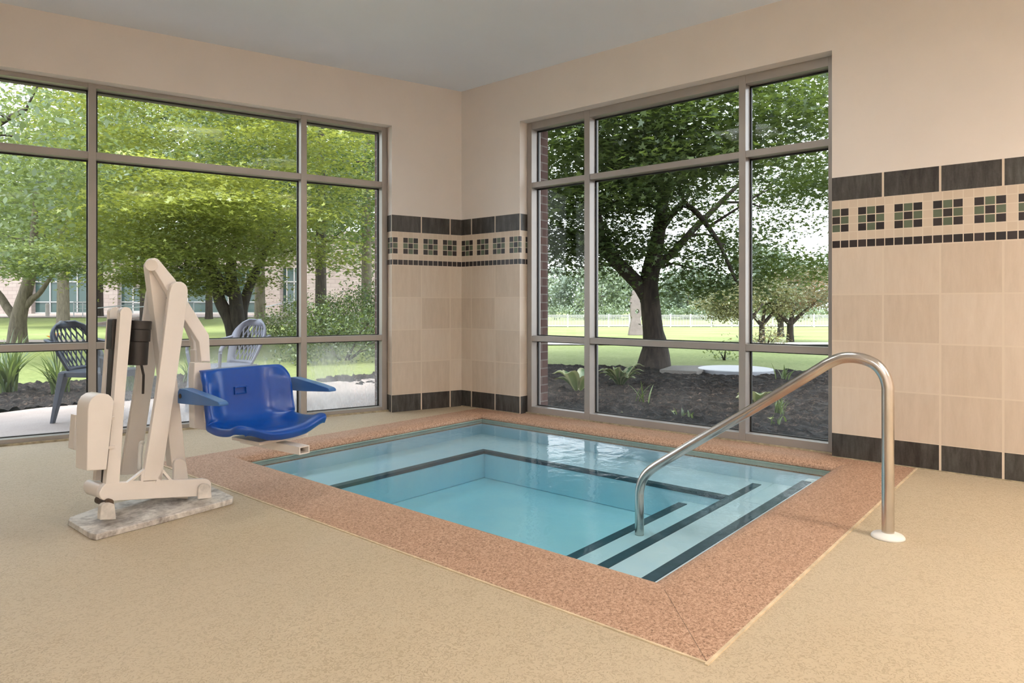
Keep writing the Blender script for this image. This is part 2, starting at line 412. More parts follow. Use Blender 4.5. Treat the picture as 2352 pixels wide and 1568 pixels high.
# left wall (local frame: x = -s, y = outward)
Ls = -0.731; Lz = 2.648
def wall_panel(mb, a0, a1, y0, y1, zs):
    """a box along local x split in z bands; zs = [(z0, z1, material index)]"""
    for z0, z1, mi in zs:
        mb.cur = mi; mb.box(a0, a1, y0, y1, z0, z1)
    mb.cur = 0
bands = [(0.0, 0.157, 1), (0.157, 1.363, 2), (1.363, 1.6726, 3), (1.6726, 1.825, 1), (1.825, CEIL, 0)]
lm = [M['paint'], tile_mat('dark_tile_left', 'x', -1, 0.3065 - 0.125, dark=True), tile_mat('beige_tile_left', 'x', -1, 0.3065 - 0.125),
      mosaic_mat('mosaic_left', 'x', -1, 0.0, 3.0), M['brick']]
mb = MB()
wall_panel(mb, Ls, 0.0, 0.0, 0.25, bands)
mb.cur = 0; mb.box(-LE, Ls, 0.0, 0.25, Lz, CEIL)
wall_panel(mb, -LE, -5.2, 0.0, 0.25, bands)
mb.cur = 4; mb.box(Ls, 0.10, 0.25, WT, -0.3, CEIL + 0.4); mb.box(-LE, Ls, 0.25, WT, Lz, CEIL + 0.4); mb.box(-LE, -5.2, 0.25, WT, -0.3, CEIL + 0.4)
o = struct(mb.build('wall_left', lm)); o.rotation_euler = (0, 0, LANG)

# right wall (local = world; inner face x = 0, opening y -0.745 .. -3.41)
Ra, Rb, Rz = -0.745, -3.411, 2.663
rm1 = [M['paint'], tile_mat('dark_tile_right', 'y', -1, 0.3065 - 0.136, dark=True), tile_mat('beige_tile_right', 'y', -1, 0.3065 - 0.136),
       mosaic_mat('mosaic_right', 'y', -1, 0.0, 0.0), M['brick'],
       tile_mat('dark_tile_far_right', 'y', -1, -3.4045, dark=True), tile_mat('beige_tile_far_right', 'y', -1, -3.4045), mosaic_mat('mosaic_far_right', 'y', -1, -3.411, 1.0)]
mb = MB()
def wp2(y0, y1, zs):
    for z0, z1, mi in zs: mb.cur = mi; mb.box(0.0, 0.25, y0, y1, z0, z1)
wp2(Ra, 0.0, bands)
mb.cur = 0; mb.box(0, 0.25, Rb, Ra, Rz, CEIL)
wp2(YB, Rb, [(a, b, {1: 5, 2: 6, 3: 7}.get(i, i)) for a, b, i in bands])
mb.cur = 4; mb.box(0.25, WT, Ra, 0.16, -0.3, CEIL + 0.4); mb.box(0.25, WT, Rb, Ra, Rz, CEIL + 0.4); mb.box(0.25, WT, YB, Rb, -0.3, CEIL + 0.4)
struct(mb.build('wall_right', rm1))
mb = MB(); mb.box(XB, WT, YB - 0.3, YB, 0, CEIL + 0.4); struct(mb.build('wall_back', M['paint']))
mb = MB(); mb.box(XB - 0.3, XB, YB - 0.3, PBL[1] + 0.4, 0, CEIL + 0.4); struct(mb.build('wall_side', M['paint']))
ring = [(0, 0), (PBL[0], PBL[1]), (XB, YB), (0, YB)]
mb = MB(); mb.prism([(x, y, CEIL) for x, y in ring], [(x, y, CEIL + 0.4) for x, y in ring]); struct(mb.build('ceiling', M['ceiling']))

# floor with the hole of the coping
CO = (-2.957, -0.012, -3.895, -0.235)        # coping outer x0 x1 y0 y1
mb = MB()
c0, c1, c2, c3 = (CO[0], CO[3]), (CO[1], CO[3]), (CO[1], CO[2]), (CO[0], CO[2])
def fl(poly):
    mb.prism([(x, y, -0.05) for x, y in poly], [(x, y, 0.0) for x, y in poly])
L0 = lw(0, 0)[:2]; L1 = lw(LE, 0)[:2]
lsx = lambda x: x * LD[1] / LD[0]
fl([(CO[1], CO[3]), (CO[0], CO[3]), (CO[0], lsx(CO[0]) + .1), (0, 0.1), (0.0, CO[3])])
fl([(CO[0], lsx(CO[0]) + .1), (XB, L1[1] + .1), (XB, YB), (CO[0], YB)])
fl([(CO[0], CO[2]), (CO[0], YB), (0, YB), (0, CO[2])])
struct(mb.build('floor', M['floor']))
# floor outside the openings, under the frames
mb = MB(); mb.box(-5.2, Ls, 0.05, WT, -0.3, -0.002); o = mb.build('trim_1', M['slab']); o.rotation_euler = (0, 0, LANG); struct(o)
mb = MB(); mb.box(-0.012, WT, Rb, Ra, -0.3, -0.002); o = struct(mb.build('trim_2', M['coping']))
# caulk lines
mb = MB(); mb.box(-5.2, Ls, 0.075, 0.10, -0.004, 0.014); o = mb.build('trim_3', M['caulk']); o.rotation_euler = (0, 0, LANG); struct(o)
mb = MB(); mb.box(0.085, 0.10, Rb, Ra, -0.004, 0.008); mb.box(-0.008, 0.0, -9, Rb, 0, 0.006); mb.box(-0.008, 0.0, Ra, 0, 0, 0.006)
struct(mb.build('trim_4', M['caulk']))

# ------------------------------------------------------------------ windows
def window(name, rot, lo, hi, vert, rails, sill, headz, top, panes, glassz):
    """local frame x along, y outward: fronts at 0.10, glass at 0.195"""
    root = empty(name, (0, 0, 0), rot); root['kind'] = 'structure'
    mb = MB()
    ed = sorted(vert)                               # [(x0,x1)...] incl. jambs
    for a, b in ed: mb.box(a, b, 0.10, 0.235, 0.0, top)
    for i in range(len(ed) - 1):
        a, b = ed[i][1], ed[i + 1][0]
        mb.box(a, b, 0.102, 0.235, 0.0, sill); mb.box(a, b, 0.102, 0.235, headz, top)
        for r0, r1 in rails: mb.box(a, b, 0.104, 0.235, r0, r1)
    mb.build('frame', M['trimgray'], root, bevel=0.002)
    mb = MB()
    zs = [sill] + [q for r in rails for q in r] + [headz]
    for i in range(len(ed) - 1):
        a, b = ed[i][1], ed[i + 1][0]
        for k in range(0, len(zs), 2):
            z0, z1 = zs[k], zs[k + 1]; g = 0.011
            mb.box(a, a + g, 0.186, 0.205, z0, z1); mb.box(b - g, b, 0.186, 0.205, z0, z1)
            mb.box(a, b, 0.186, 0.205, z0, z0 + g * .6); mb.box(a, b, 0.186, 0.205, z1 - g, z1)
    mb.build('gasket', M['gasket'], root)
    for i in range(len(ed) - 1):
        a, b = ed[i][1], ed[i + 1][0]
        for k in range(0, len(zs), 2):
            g = MB(); g.add([(a + .004, 0.196, zs[k] + .002), (b - .004, 0.196, zs[k] + .002), (b - .004, 0.196, zs[k + 1] - .002), (a + .004, 0.196, zs[k + 1] - .002)], [(0, 1, 2, 3)])
            g.build('glass_pane', panes(i, k // 2), root)
    return root
window('window_1', LANG, -5.2, Ls, [(-0.786, -0.735), (-1.534, -1.483), (-3.108, -3.057), (-4.70, -4.65), (-5.2, -5.15)], [(0.662, 0.711), (2.086, 2.139)], 0.042, 2.615, 2.648,
       lambda i, k: M['glass_fog'] if k == 0 and i >= 2 else (M['glass_haze'] if i == 3 and k == 1 or k == 0 else M['glass']), 0)
# right window: local x axis = +Y world rotated: use rotation -90 so local x -> -Y?  local y outward = +X
window('window_2', -PI / 2, 0, 0, [(0.752, 0.802), (1.384, 1.440), (2.745, 2.795), (3.36, 3.409)], [(0.660, 0.709), (2.064, 2.112)], 0.062, 2.598, 2.662,
       lambda i, k: M['glass_haze'] if k == 0 else M['glass'], 0)

# ================================================================== SPA POOL
pool = empty('spa_pool', ((CO[0] + CO[1]) / 2, (CO[2] + CO[3]) / 2, 0))
tag(pool, 'rectangular sunken whirlpool with speckled brown coping and dark step stripes', 'hot tub')
POFF = Vector(pool.location)
def pbuild(mb, name, mat, **k):
    mb.v = [(x - POFF.x, y - POFF.y, z) for x, y, z in mb.v]
    return mb.build(name, mat, pool, **k)
# coping: rings of rectangles swept from outer edge to the nosing
CI = (-2.60, -0.125, -3.575, -0.385)         # where the nosing starts to curve
prof = [(-1, -0.05), (-1, 0.004), (0, 0.004)]
mb = MB(); rings = []
def rect(t, z):                                # t<=0 outer..inner start ; t>0 further inside by t metres
    if t <= 0:
        k = 1 + t; r = [CO[i] * (1 - k) + CI[i] * k for i in range(4)]
    else: r = [CI[0] + t, CI[1] - t, CI[2] + t, CI[3] - t]
    return [(r[0], r[2], z), (r[1], r[2], z), (r[1], r[3], z), (r[0], r[3], z)]
P = [(-1, -0.05), (-1, 0.003), (-0.5, 0.003), (0, 0.003)]
for a in range(1, 9):
    an = a / 8 * PI / 2; P.append((0.085 * math.sin(an), 0.003 - 0.036 * (1 - math.cos(an))))
P += [(0.084, -0.045), (0.07, -0.052), (0.07, -0.10), (-0.3, -0.10)]
vs = []
for t, z in P: vs += rect(t, z)
fs = []
for i in range(len(P) - 1):
    for k in range(4):
        k2 = (k + 1) % 4; fs.append((i * 4 + k, i * 4 + k2, (i + 1) * 4 + k2, (i + 1) * 4 + k))
mb.add(vs, fs); pbuild(mb, 'coping', M['coping'], smooth=False)
BX = (CI[0] + 0.072, CI[1] - 0.072, CI[2] + 0.072, CI[3] - 0.072)
ZB, Z3, Z2, Z1 = -0.40, -0.254, -0.185, -0.115
YS1, YS2, YS3 = -3.32, -3.005, -2.725
BEX, BEY = -0.735, -0.985                       # bench edges
def plaster(name, lo, hi):
    m = new_mat(name, lo, 0.6); c = coords(m); n = noise(m, c, 3.5, 5, 0.65)
    setc(m, ramp(m, n, [(0.35, lo), (0.65, hi)])); return m
M['plaster'] = plaster('pale_pool_plaster', (0.74, 0.86, 0.95), (0.82, 0.91, 0.97))
M['line_tile'] = simple('dark_line_tile', (0.045, 0.078, 0.105), 0.4, var=0.2, scale=20)
mb = MB()
x0, x1, y0, y1 = BX
mb.box(x0 - .05, x0, y0, y1, ZB, -0.095); mb.box(x1, x1 + .05, y0, y1, ZB, -0.095)
mb.box(x0 - .05, x1 + .05, y0 - .05, y0, ZB, -0.095); mb.box(x0 - .05, x1 + .05, y1, y1 + .05, ZB, -0.095)
mb.box(x0 - .05, x1 + .05, y0 - .05, y1 + .05, ZB - .05, ZB)
pbuild(mb, 'basin', M['plaster'])
mb = MB(); mb.box(x0, x1, BEY, y1, ZB, Z2); mb.box(BEX, x1, YS2 - 0.1, BEY, ZB, Z2)
pbuild(mb, 'bench', M['plaster'], bevel=0.01)
mb = MB(); mb.box(x0, x1, y0, YS1, ZB, Z1); pbuild(mb, 'step', M['plaster'], bevel=0.008)
mb = MB(); mb.box(x0, BEX, YS1, YS2, ZB, Z2); mb.box(BEX, x1, YS1, YS2 - 0.1, ZB, Z2 - .0005); pbuild(mb, 'step', M['plaster'], bevel=0.008)
mb = MB(); mb.box(x0, BEX, YS2, YS3, ZB, Z3); pbuild(mb, 'step', M['plaster'], bevel=0.008)
def stripe(xa, xb, ya, yb, z):
    mb = MB(); mb.box(xa, xb, ya, yb, z - 0.02, z + 0.004); pbuild(mb, 'edge_stripe', M['line_tile'], bevel=0.003)
stripe(x0, -0.30, YS1 - 0.055, YS1 + 0.004, Z1)
stripe(x0, -0.30, YS2 - 0.055, YS2 + 0.004, Z2)
stripe(x0, -0.80, YS3 - 0.055, YS3 + 0.004, Z3)
stripe(x0, BEX + 0.05, BEY - 0.004, BEY + 0.055, Z2)
stripe(BEX - 0.004, BEX + 0.052, YS2, BEY, Z2)
# waterline band, sealant and mitre joint
M['scum'] = plaster('waterline_band_tile', (0.42, 0.50, 0.42), (0.58, 0.64, 0.54))
mb = MB(); mb.box(x0, x1, y1 - .004, y1, -.085, -.052); mb.box(x1 - .004, x1, y0, y1 - .004, -.085, -.052); pbuild(mb, 'waterline_band', M['scum'])
M['sealant'] = simple('beige_sealant', (0.62, 0.50, 0.33), 0.7, var=0.2, scale=20)
mb = MB(); mb.box(CO[0] - .014, CO[1], CO[2] - .008, CO[2] + .002, 0, .0045); pbuild(mb, 'sealant', M['sealant'])
mb = MB(); mb.box(CO[0] - .006, CO[0] + .002, CO[2] + .002, CO[3], 0, .0042); pbuild(mb, 'sealant', M['sealant'])
mb = MB(); A_, B_ = np.array([CI[0], CI[2]]), np.array([CO[0], CO[2]]); dv_ = (B_ - A_) / np.linalg.norm(B_ - A_); pv_ = np.array([-dv_[1], dv_[0]]) * .0006
q4 = [A_ + pv_, B_ + pv_, B_ - pv_, A_ - pv_]; mb.prism([(*p, .002) for p in q4], [(*p, .0036) for p in q4]); pbuild(mb, 'mitre_joint', M['bolt'])
# water
def water_mat():
    m = bpy.data.materials.new('pool_water'); m.use_nodes = True; nt = m.node_tree
    for n in list(nt.nodes):
        if n.type != 'OUTPUT_MATERIAL': nt.nodes.remove(n)
    out = [n for n in nt.nodes if n.type == 'OUTPUT_MATERIAL'][0]
    tr = nt.nodes.new('ShaderNodeBsdfTransparent')
    gl = nt.nodes.new('ShaderNodeBsdfGlossy'); gl.inputs['Roughness'].default_value = 0.06
    fr = nt.nodes.new('ShaderNodeFresnel'); fr.inputs[0].default_value = 1.25
    mx = nt.nodes.new('ShaderNodeMixShader'); nt.links.new(fr.outputs[0], mx.inputs[0])
    nt.links.new(tr.outputs[0], mx.inputs[1]); nt.links.new(gl.outputs[0], mx.inputs[2]); nt.links.new(mx.outputs[0], out.inputs[0])
    c = coords(m); n = noise(m, c, 9, 3, 0.5, 0.5)
    b = nt.nodes.new('ShaderNodeBump'); b.inputs['Strength'].default_value = 0.25; b.inputs['Distance'].default_value = 0.012
    nt.links.new(n.o, b.inputs['Height']); nt.links.new(b.outputs[0], gl.inputs['Normal'])
    va = nt.nodes.new('ShaderNodeVolumeAbsorption'); va.inputs['Color'].default_value = (0.16, 0.93, 1.0, 1); va.inputs['Density'].default_value = 0.60
    nt.links.new(va.outputs[0], out.inputs['Volume'])
    return m
M['water'] = water_mat()
WZ = -0.056
mb = MB(); mb.box(x0 + 0.0005, x1 - 0.0005, y0 + 0.0005, y1 - 0.0005, ZB - 0.01, WZ)
o = mb.build('pool_water', M['water']); tag(o, 'clear turquoise water filling the sunken whirlpool', 'water')

# ------------------------------------------------------------------ handrail
XR = -1.487
zc = [(1578, 1098), (1579, 1000), (1581, 600), (1583, 330), (1577, 255), (1556, 195), (1516, 146), (1462, 117), (1400, 102), (1340, 101), (1290, 112), (1235, 137), (1180, 171), (1000, 280), (750, 430), (500, 575), (330, 677), (262, 718), (218, 752), (188, 795), (172, 850), (167, 905), (160, 1020), (153, 1125)]
pts = [onx(1400 + a / 2.4706, 780 + b / 2.4706, XR) for a, b in zc]
pts = [np.array([XR, p[1], p[2]]) for p in pts]
pts[0] = np.array([XR, pts[1][1], 0.0]); pts[2][1] = pts[3][1] = pts[1][1] = pts[0][1] = (pts[1][1] + pts[2][1]) / 2
ylow = (pts[-3][1] + pts[-4][1]) / 2
for k in (-1, -2, -3): pts[k][1] = ylow
pts[-1][2] = Z3
# smooth with catmull-rom
def catmull(P, n=6):
    P = [Vector(p) for p in P]; out = []
    for i in range(len(P) - 1):
        p0 = P[max(i - 1, 0)]; p1 = P[i]; p2 = P[i + 1]; p3 = P[min(i + 2, len(P) - 1)]
        for k in range(n):
            t = k / n
            out.append(0.5 * ((2 * p1) + (p2 - p0) * t + (2 * p0 - 5 * p1 + 4 * p2 - p3) * t * t + (3 * p1 - p0 - 3 * p2 + p3) * t ** 3))
    out.append(P[-1]); return out
hr = empty('handrail', (XR, float(pts[0][1]), 0)); tag(hr, 'brushed stainless steel grab rail bending from the floor into the pool water', 'handrail')
hp = [p - Vector((XR, float(pts[0][1]), 0)) for p in catmull(pts)]
mb = MB(); mb.tube(hp, 0.0245, 24); mb.build('rail', M['steel'], hr, smooth=True)
mb = MB(); mb.lathe([(0.066, 0.0), (0.066, 0.006), (0.060, 0.014), (0.040, 0.020), (0.028, 0.022)], 0, 0, 32); mb.build('flange', M['white_plastic'], hr, smooth=True)['label'] = 'white floor flange'

# ================================================================== POOL LIFT
u2 = np.array([0.9933, 0.1155]); n2v = np.array([-0.1155, 0.9933]); PB = np.array([-3.709, -1.485])
lift = empty('pool_lift', (-3.38, -1.30, 0)); tag(lift, 'cream painted metal pool lift with blue bucket seat on a weathered base', 'pool lift')
LOC = np.array([-3.38, -1.30, 0.0])
def Z(X, Y): return (100 + X / 2.3056, 560 + Y / 2.3056)
def lp(X, Y, off):
    px, py = Z(X, Y); p0 = PB + n2v * off
    return onplane(px, py, p0, n2v) - LOC
def plate(name, poly, off, th, mat='lift_paint', bevel=0.004, parent=None, label=None, zfix=None):
    a = [lp(X, Y, off) for X, Y in poly]
    b = [p + np.array([n2v[0], n2v[1], 0]) * th for p in a]
    mb = MB(); mb.prism(a, b); o = mb.build(name, M[mat], parent or lift, bevel=bevel)
    if label: o['label'] = label
    return o
def arc(cx, cy, r, a0, a1, n=8, ry=None):
    ry = ry or r
    return [(cx + r * math.cos(math.radians(a0 + (a1 - a0) * i / n)), cy + ry * math.sin(math.radians(a0 + (a1 - a0) * i / n))) for i in range(n + 1)]
# base plate on the floor
bp = [onz(a, b, 0.028) for a, b in ((157, 1193), (160, 1187), (235, 1160), (480, 1112), (489, 1117), (536, 1139), (534, 1145), (380, 1186), (222, 1226), (208, 1224))]
mb = MB(); mb.prism([(p[0] - LOC[0], p[1] - LOC[1], 0.0) for p in bp], [(p[0] - LOC[0], p[1] - LOC[1], 0.028) for p in bp])
mb.build('base_plate', M['base_plate'], lift, bevel=0.005)['label'] = 'weathered chipped base plate'
OF = 0.085
# front frame: bar + slim upright
bar = [(402, 1262), (600, 1254), (855, 1243)] + arc(862, 1272, 27, -80, 10, 5) + [(890, 1330), (820, 1336), (560, 1350), (375, 1361)] + arc(330, 1325, 34, 80, 190, 5) + [(310, 1290), (345, 1255)]
plate('lower_bar', bar, OF, 0.03)
plate('lower_bar', bar, OF + 0.19, 0.03)
up = [(402, 1262), (330, 1270), (352, 1050), (375, 800), (408, 368)] + arc(438, 368, 32, 180, 360, 8, 34) + [(430, 820)]
plate('upright', up, OF - 0.001, 0.031)
# rear twin upright just behind
a = [lp(X, Y, OF - .001) for X, Y in up]
mb = MB(); sh = np.array([n2v[0], n2v[1], 0])
mb.prism([p + sh * 0.095 for p in a], [p + sh * 0.122 for p in a]); mb.build('upright', M['lift_paint'], lift, bevel=0.004)
# mast, front and rear plates
mast = [(527, 1256), (600, 800), (668, 258)] + arc(719, 246, 46, 187, 358, 9, 47) + [(763, 300), (716, 640), (655, 1050), (628, 1250)]
plate('mast_plate', mast, OF - 0.002, 0.024)
a = [lp(X, Y, OF) for X, Y in mast]
mb = MB(); mb.prism([p + sh * 0.20 for p in a], [p + sh * 0.222 for p in a]); mb.build('mast_plate', M['lift_paint'], lift, bevel=0.004)
# gussets with open triangles
def frame_tri(o_, i_, off):
    a = [lp(*p, off) for p in o_]; b = [lp(*p, off) for p in i_]; th = np.array([n2v[0], n2v[1], 0]) * 0.02
    mb = MB(); vs = a + b + [p + th for p in a] + [p + th for p in b]; fs = []
    for k in range(3):
        q = (k + 1) % 3; fs += [(k, q, 3 + q, 3 + k), (6 + k, 9 + k, 9 + q, 6 + q), (k, 6 + k, 6 + q, q), (3 + k, 3 + q, 9 + q, 9 + k)]
    mb.add(vs, fs); mb.build('gusset', M['lift_paint'], lift)
frame_tri([(438, 1268), (537, 1192), (527, 1268)], [(472, 1254), (518, 1218), (516, 1254)], OF - .002)
frame_tri([(592, 1264), (632, 1190), (688, 1256)], [(622, 1250), (634, 1212), (664, 1248)], OF - .002)
# follower link and boom
fol = arc(590, 118, 34, 170, 350, 7) + [(648, 260), (700, 640), (757, 1170)] + [(680, 1180), (618, 620), (574, 260)]
plate('follower_link', fol, OF + 0.075, 0.05)
boom = arc(588, 108, 34, 180, 320, 6, 34) + [(700, 190), (762, 300), (876, 480), (884, 622), (836, 622), (824, 520), (744, 396), (656, 250), (596, 150)]
plate('boom', boom, OF + 0.035, 0.034)
plate('boom', [(600, 160), (660, 262), (742, 402), (792, 520), (796, 622), (884, 626), (878, 486), (762, 306)], OF + 0.13, 0.03)
a = lp(572, 112, OF + 0.03); b = lp(572, 112, OF + 0.20)
mb = MB(); mb.tube([a, b], 0.045 * 0.62, 20); mb.build('pivot_pin', M['lift_paint'], lift, smooth=False, bevel=0.002)
a = lp(718, 250, OF + 0.0); mb = MB(); mb.tube([a + sh * 0.02, a + sh * 0.21], 0.03, 20); mb.build('pivot_pin', M['lift_paint'], lift)
# rear leg bracket standing on the base
plate('bracket', [(688, 1345), (692, 1190)] + arc(724, 1170, 34, 190, 350, 7) + [(770, 1260), (765, 1350)], OF + 0.06, 0.02)
plate('bracket', [(688, 1345), (692, 1190)] + arc(724, 1170, 34, 190, 350, 7) + [(770, 1260), (765, 1350)], OF + 0.13, 0.02)
plate('bracket', [(822, 1352), (824, 1290)] + arc(856, 1288, 30, 190, 350, 6, 20) + [(893, 1345)], OF - 0.016, 0.014, 'lift_worn')
# foot stump at the left
plate('foot', [(300, 1462), (306, 1392)] + arc(345, 1388, 34, 200, 340, 5, 18) + [(386, 1458)], OF - 0.03, 0.03, 'lift_worn')
plate('foot', [(300, 1452), (306, 1385)] + arc(345, 1380, 34, 200, 340, 5, 18) + [(386, 1450)], OF + 0.05, 0.03, 'lift_worn')
plate('pivot_lug', arc(318, 1310, 36, 60, 300, 8, 42) + [(360, 1270), (365, 1350)], OF + 0.031, 0.13)
a = lp(350, 1372, OF - .02); mb = MB(); mb.tube([a, a + sh * 0.10], 0.018, 14); mb.build('bolt', M['bolt'], lift)
# black screw column and motor
plate('screw_column', [(376, 420), (400, 420), (372, 1000), (345, 1270), (328, 1270), (348, 900)], OF + 0.036, 0.045, 'black_plastic', label='black actuator column')
plate('screw_column', [(366, 398), (404, 398), (396, 560), (358, 560)], OF + 0.034, 0.05, 'black_plastic', label='black actuator head')
mt = lp(503, 406, OF + 0.10); mbm = lp(488, 640, OF + 0.10)
mb = MB(); k = 3
ax = mbm - mt
mb.tube([mt, mt + ax * 0.20], 0.057, 24); mb.tube([mt + ax * 0.20, mt + ax * 0.47], 0.0555, 24); mb.tube([mt + ax * 0.47, mbm], 0.050, 24)
mb.build('motor', M['black_plastic'], lift, bevel=0.003)['label'] = 'black cylindrical motor housing'
a = lp(518, 640, OF + .10); mb = MB(); mb.tube([a, a + np.array([.01, 0, -.05]), a + np.array([.015, 0.02, -.14])], 0.006, 8); mb.build('cable', M['black_plastic'], lift)
# battery box with rounded top
box = [(235, 880)] + [(241, 845), (258, 815), (285, 797), (315, 791), (345, 797), (366, 815), (374, 835)] + [(334, 1195), (230, 1202)]
plate('battery_box', box, OF - 0.03, 0.105, bevel=0.004)
plate('battery_box', [(172, 905), (196, 915), (184, 1095), (157, 1086)], OF + 0.12, 0.05, bevel=0.002, label='tan side box behind the battery housing')
mb = MB()
for yy in (925, 1078):
    mb = MB(); q = lp(352, yy, OF - 0.01); mb.box(q[0] - .012, q[0] + .02, q[1], q[1] + 0.05, q[2] - .006, q[2] + .006); mb.build('clip', M['lift_paint'], lift)
pa = [lp(508, 1195, OF + .10), lp(512, 1100, OF + .10), lp(516, 1056, OF + .10), lp(530, 1052, OF + .09)]
mb = MB(); mb.tube(catmull(pa, 4), 0.010, 12); mb.build('hook', M['white_plastic'], lift, smooth=True)

# seat ---------------------------------------------------------------
SA = math.radians(5); wv = np.array([math.cos(SA), math.sin(SA), 0]); fv = np.array([math.sin(SA), -math.cos(SA), 0]); zv = np.array([0, 0, 1.0])
SO = np.array([-2.945, -1.345, 0.0]) - LOC
def sp(u, f, z): return SO + wv * u + fv * f + zv * z
pr = [(-0.045, 0.670, .232), (-0.040, 0.640, .250), (-0.030, 0.59, .256), (-0.020, 0.53, .258), (-0.008, 0.47, .258), (0.012, 0.425, .258), (0.055, 0.395, .258), (0.12, 0.382, .260), (0.19, 0.382, .264), (0.26, 0.390, .266), (0.31, 0.395, .262), (0.345, 0.388, .248), (0.365, 0.375, .232)]
prc = catmull([Vector(p) for p in pr], 3)
NU = 20; grid = []
for i, p in enumerate(prc):
    t = i / (len(prc) - 1); row = []
    ba = max(0.0, min(1.0, (0.52 - t) / 0.12))      # 1 on backrest, 0 on pan
    for k in range(NU + 1):
        uu = -1 + 2 * k / NU; c = max(0.0, (abs(uu) - 0.45) / 0.55); c = c * c * (3 - 2 * c)
        f = p.x + ba * 0.075 * c * min(1, t * 5 + .3); z = p.y + (1 - ba) * 0.032 * c - (1 - ba) * 0.010 * math.cos(uu * PI) * (t > .75)
        row.append(sp(uu * p.z, f, z))
    grid.append(row)
NR = len(grid)
# border skirt: push out and back
def normal(i, k):
    a = grid[min(i + 1, NR - 1)][k] - grid[max(i - 1, 0)][k]; b = grid[i][min(k + 1, NU)] - grid[i][max(k - 1, 0)]
    n = np.cross(a, b); n /= (np.linalg.norm(n) + 1e-9); return n
cen = grid[NR // 2][NU // 2]
sgn = 1 if np.dot(normal(NR // 2, NU // 2), fv + zv) > 0 else -1
rows2 = []
for i in range(-1, NR + 1):
    r = []
    for k in range(-1, NU + 2):
        ii = min(max(i, 0), NR - 1); kk = min(max(k, 0), NU); p = grid[ii][kk].copy()
        if ii != i or kk != k:
            a_ = prc[min(ii + 1, NR - 1)] - prc[max(ii - 1, 0)]; L2 = math.hypot(a_.x, a_.y); nf, nz_ = -a_.y / L2, a_.x / L2
            p = p - (fv * nf + zv * nz_) * (0.040 + 0.022 * max(0, min(1, nz_)))
            if i < 0: p = p + zv * 0.006
            if i >= NR: p = p + fv * 0.004
        r.append(p)
    rows2.append(r)
mb = MB(); W = NU + 3; vs = [p for r in rows2 for p in r]
mb.add(vs, [(i * W + k, i * W + k + 1, (i + 1) * W + k + 1, (i + 1) * W + k) for i in range(len(rows2) - 1) for k in range(W - 1)])
so = mb.build('bucket_seat', M['blue_seat'], lift, smooth=True); so['label'] = 'glossy blue moulded bucket seat'
md = so.modifiers.new('sm', 'SMOOTH'); md.factor = 0.5; md.iterations = 3
md = so.modifiers.new('s', 'SOLIDIFY'); md.thickness = 0.010; md.offset = -1 * sgn
md = so.modifiers.new('ss', 'SUBSURF'); md.levels = 1; md.render_levels = 2
# recessed handle rectangle on the backrest
mb = MB()
for (ua, ub, za, zb) in ((-.060, .010, .566, .570), (-.060, .010, .532, .536), (-.060, -.055, .532, .570), (.005, .010, .532, .570)):
    mb.prism([sp(ua, -.030, za), sp(ub, -.030, za), sp(ub, -.030, zb), sp(ua, -.030, zb)], [sp(ua, -.0115, za), sp(ub, -.0115, za), sp(ub, -.0165, zb), sp(ua, -.0165, zb)])
o = mb.build('grip_outline', M['blue_seat'], so)
# armrests
for sgn2 in (-1, 1):
    u0 = 0.315 * sgn2; hw = 0.024
    side = [(-0.06, .515), (-0.06, .572), (-0.045, .588), (0.0, .590), (0.20, .566), (0.285, .552), (0.30, .544), (0.30, .532), (0.265, .530), (0.10, .520)]
    mb = MB(); mb.prism([sp(u0 - hw, f, z) for f, z in side], [sp(u0 + hw, f, z) for f, z in side])
    ao = mb.build('armrest', M['blue_arm'], lift, bevel=0.004); ao['label'] = 'lighter blue plastic armrest'
    mb = MB(); mb.tube([sp(u0 - hw - .002, -.035, .553), sp(u0 - hw + .004, -.035, .553)], 0.012, 16); mb.build('bolt', M['bolt'], ao)
# bar that carries the arms behind the back, post and under-seat beam
mb = MB(); mb.tube([sp(-.31, -.05, .553), sp(.31, -.05, .553)], 0.013, 12); mb.build('arm_bar', M['lift_paint'], lift)
def wbox(name, u0, u1, f0, f1, z0, z1, mat='lift_paint', bevel=0.003):
    a = [sp(u0, f0, z0), sp(u1, f0, z0), sp(u1, f1, z0), sp(u0, f1, z0)]; b = [p + zv * (z1 - z0) for p in a]
    mb = MB(); mb.prism(a, b); return mb.build(name, M[mat], lift, bevel=bevel)
plate('seat_post', [(836, 628), (886, 628), (890, 700), (890, 990), (800, 976), (796, 700), (800, 628)], OF + 0.04, 0.05)
plate('seat_post', [(800, 560), (838, 560), (850, 975), (810, 975)], OF + 0.10, 0.045)
a = lp(868, 910, OF + 0.036); mb = MB(); mb.tube([a, a + sh * 0.01], 0.016, 16); mb.build('bolt', M['bolt'], lift)
wbox('seat_bracket', -0.20, 0.20, -0.085, -0.06, 0.40, 0.46)
wbox('seat_bracket', -0.12, 0.17, 0.05, 0.285, 0.314, 0.330)
# hollow tube end for the footrest
mb = MB(); u0, u1, z0, z1, t = 0.01, 0.07, 0.262, 0.300, 0.005
for (a0, a1, b0, b1) in ((u0, u1, z1 - t, z1), (u0, u1, z0, z0 + t), (u0, u0 + t, z0 + t, z1 - t), (u1 - t, u1, z0 + t, z1 - t)):
    q = [sp(a0, -.08, b0), sp(a1, -.08, b0), sp(a1, -.08, b1), sp(a0, -.08, b1)]
    mb.prism(q, [p + fv * 0.50 for p in q])
mb.build('footrest_socket', M['lift_paint'], lift)
mb = MB(); q = [sp(u0 + t, -.05, z0 + t), sp(u1 - t, -.05, z0 + t), sp(u1 - t, -.05, z1 - t), sp(u0 + t, -.05, z1 - t)]; mb.prism(q, [p + fv * 0.01 for p in q]); mb.build('footrest_plug', M['black_plastic'], lift)

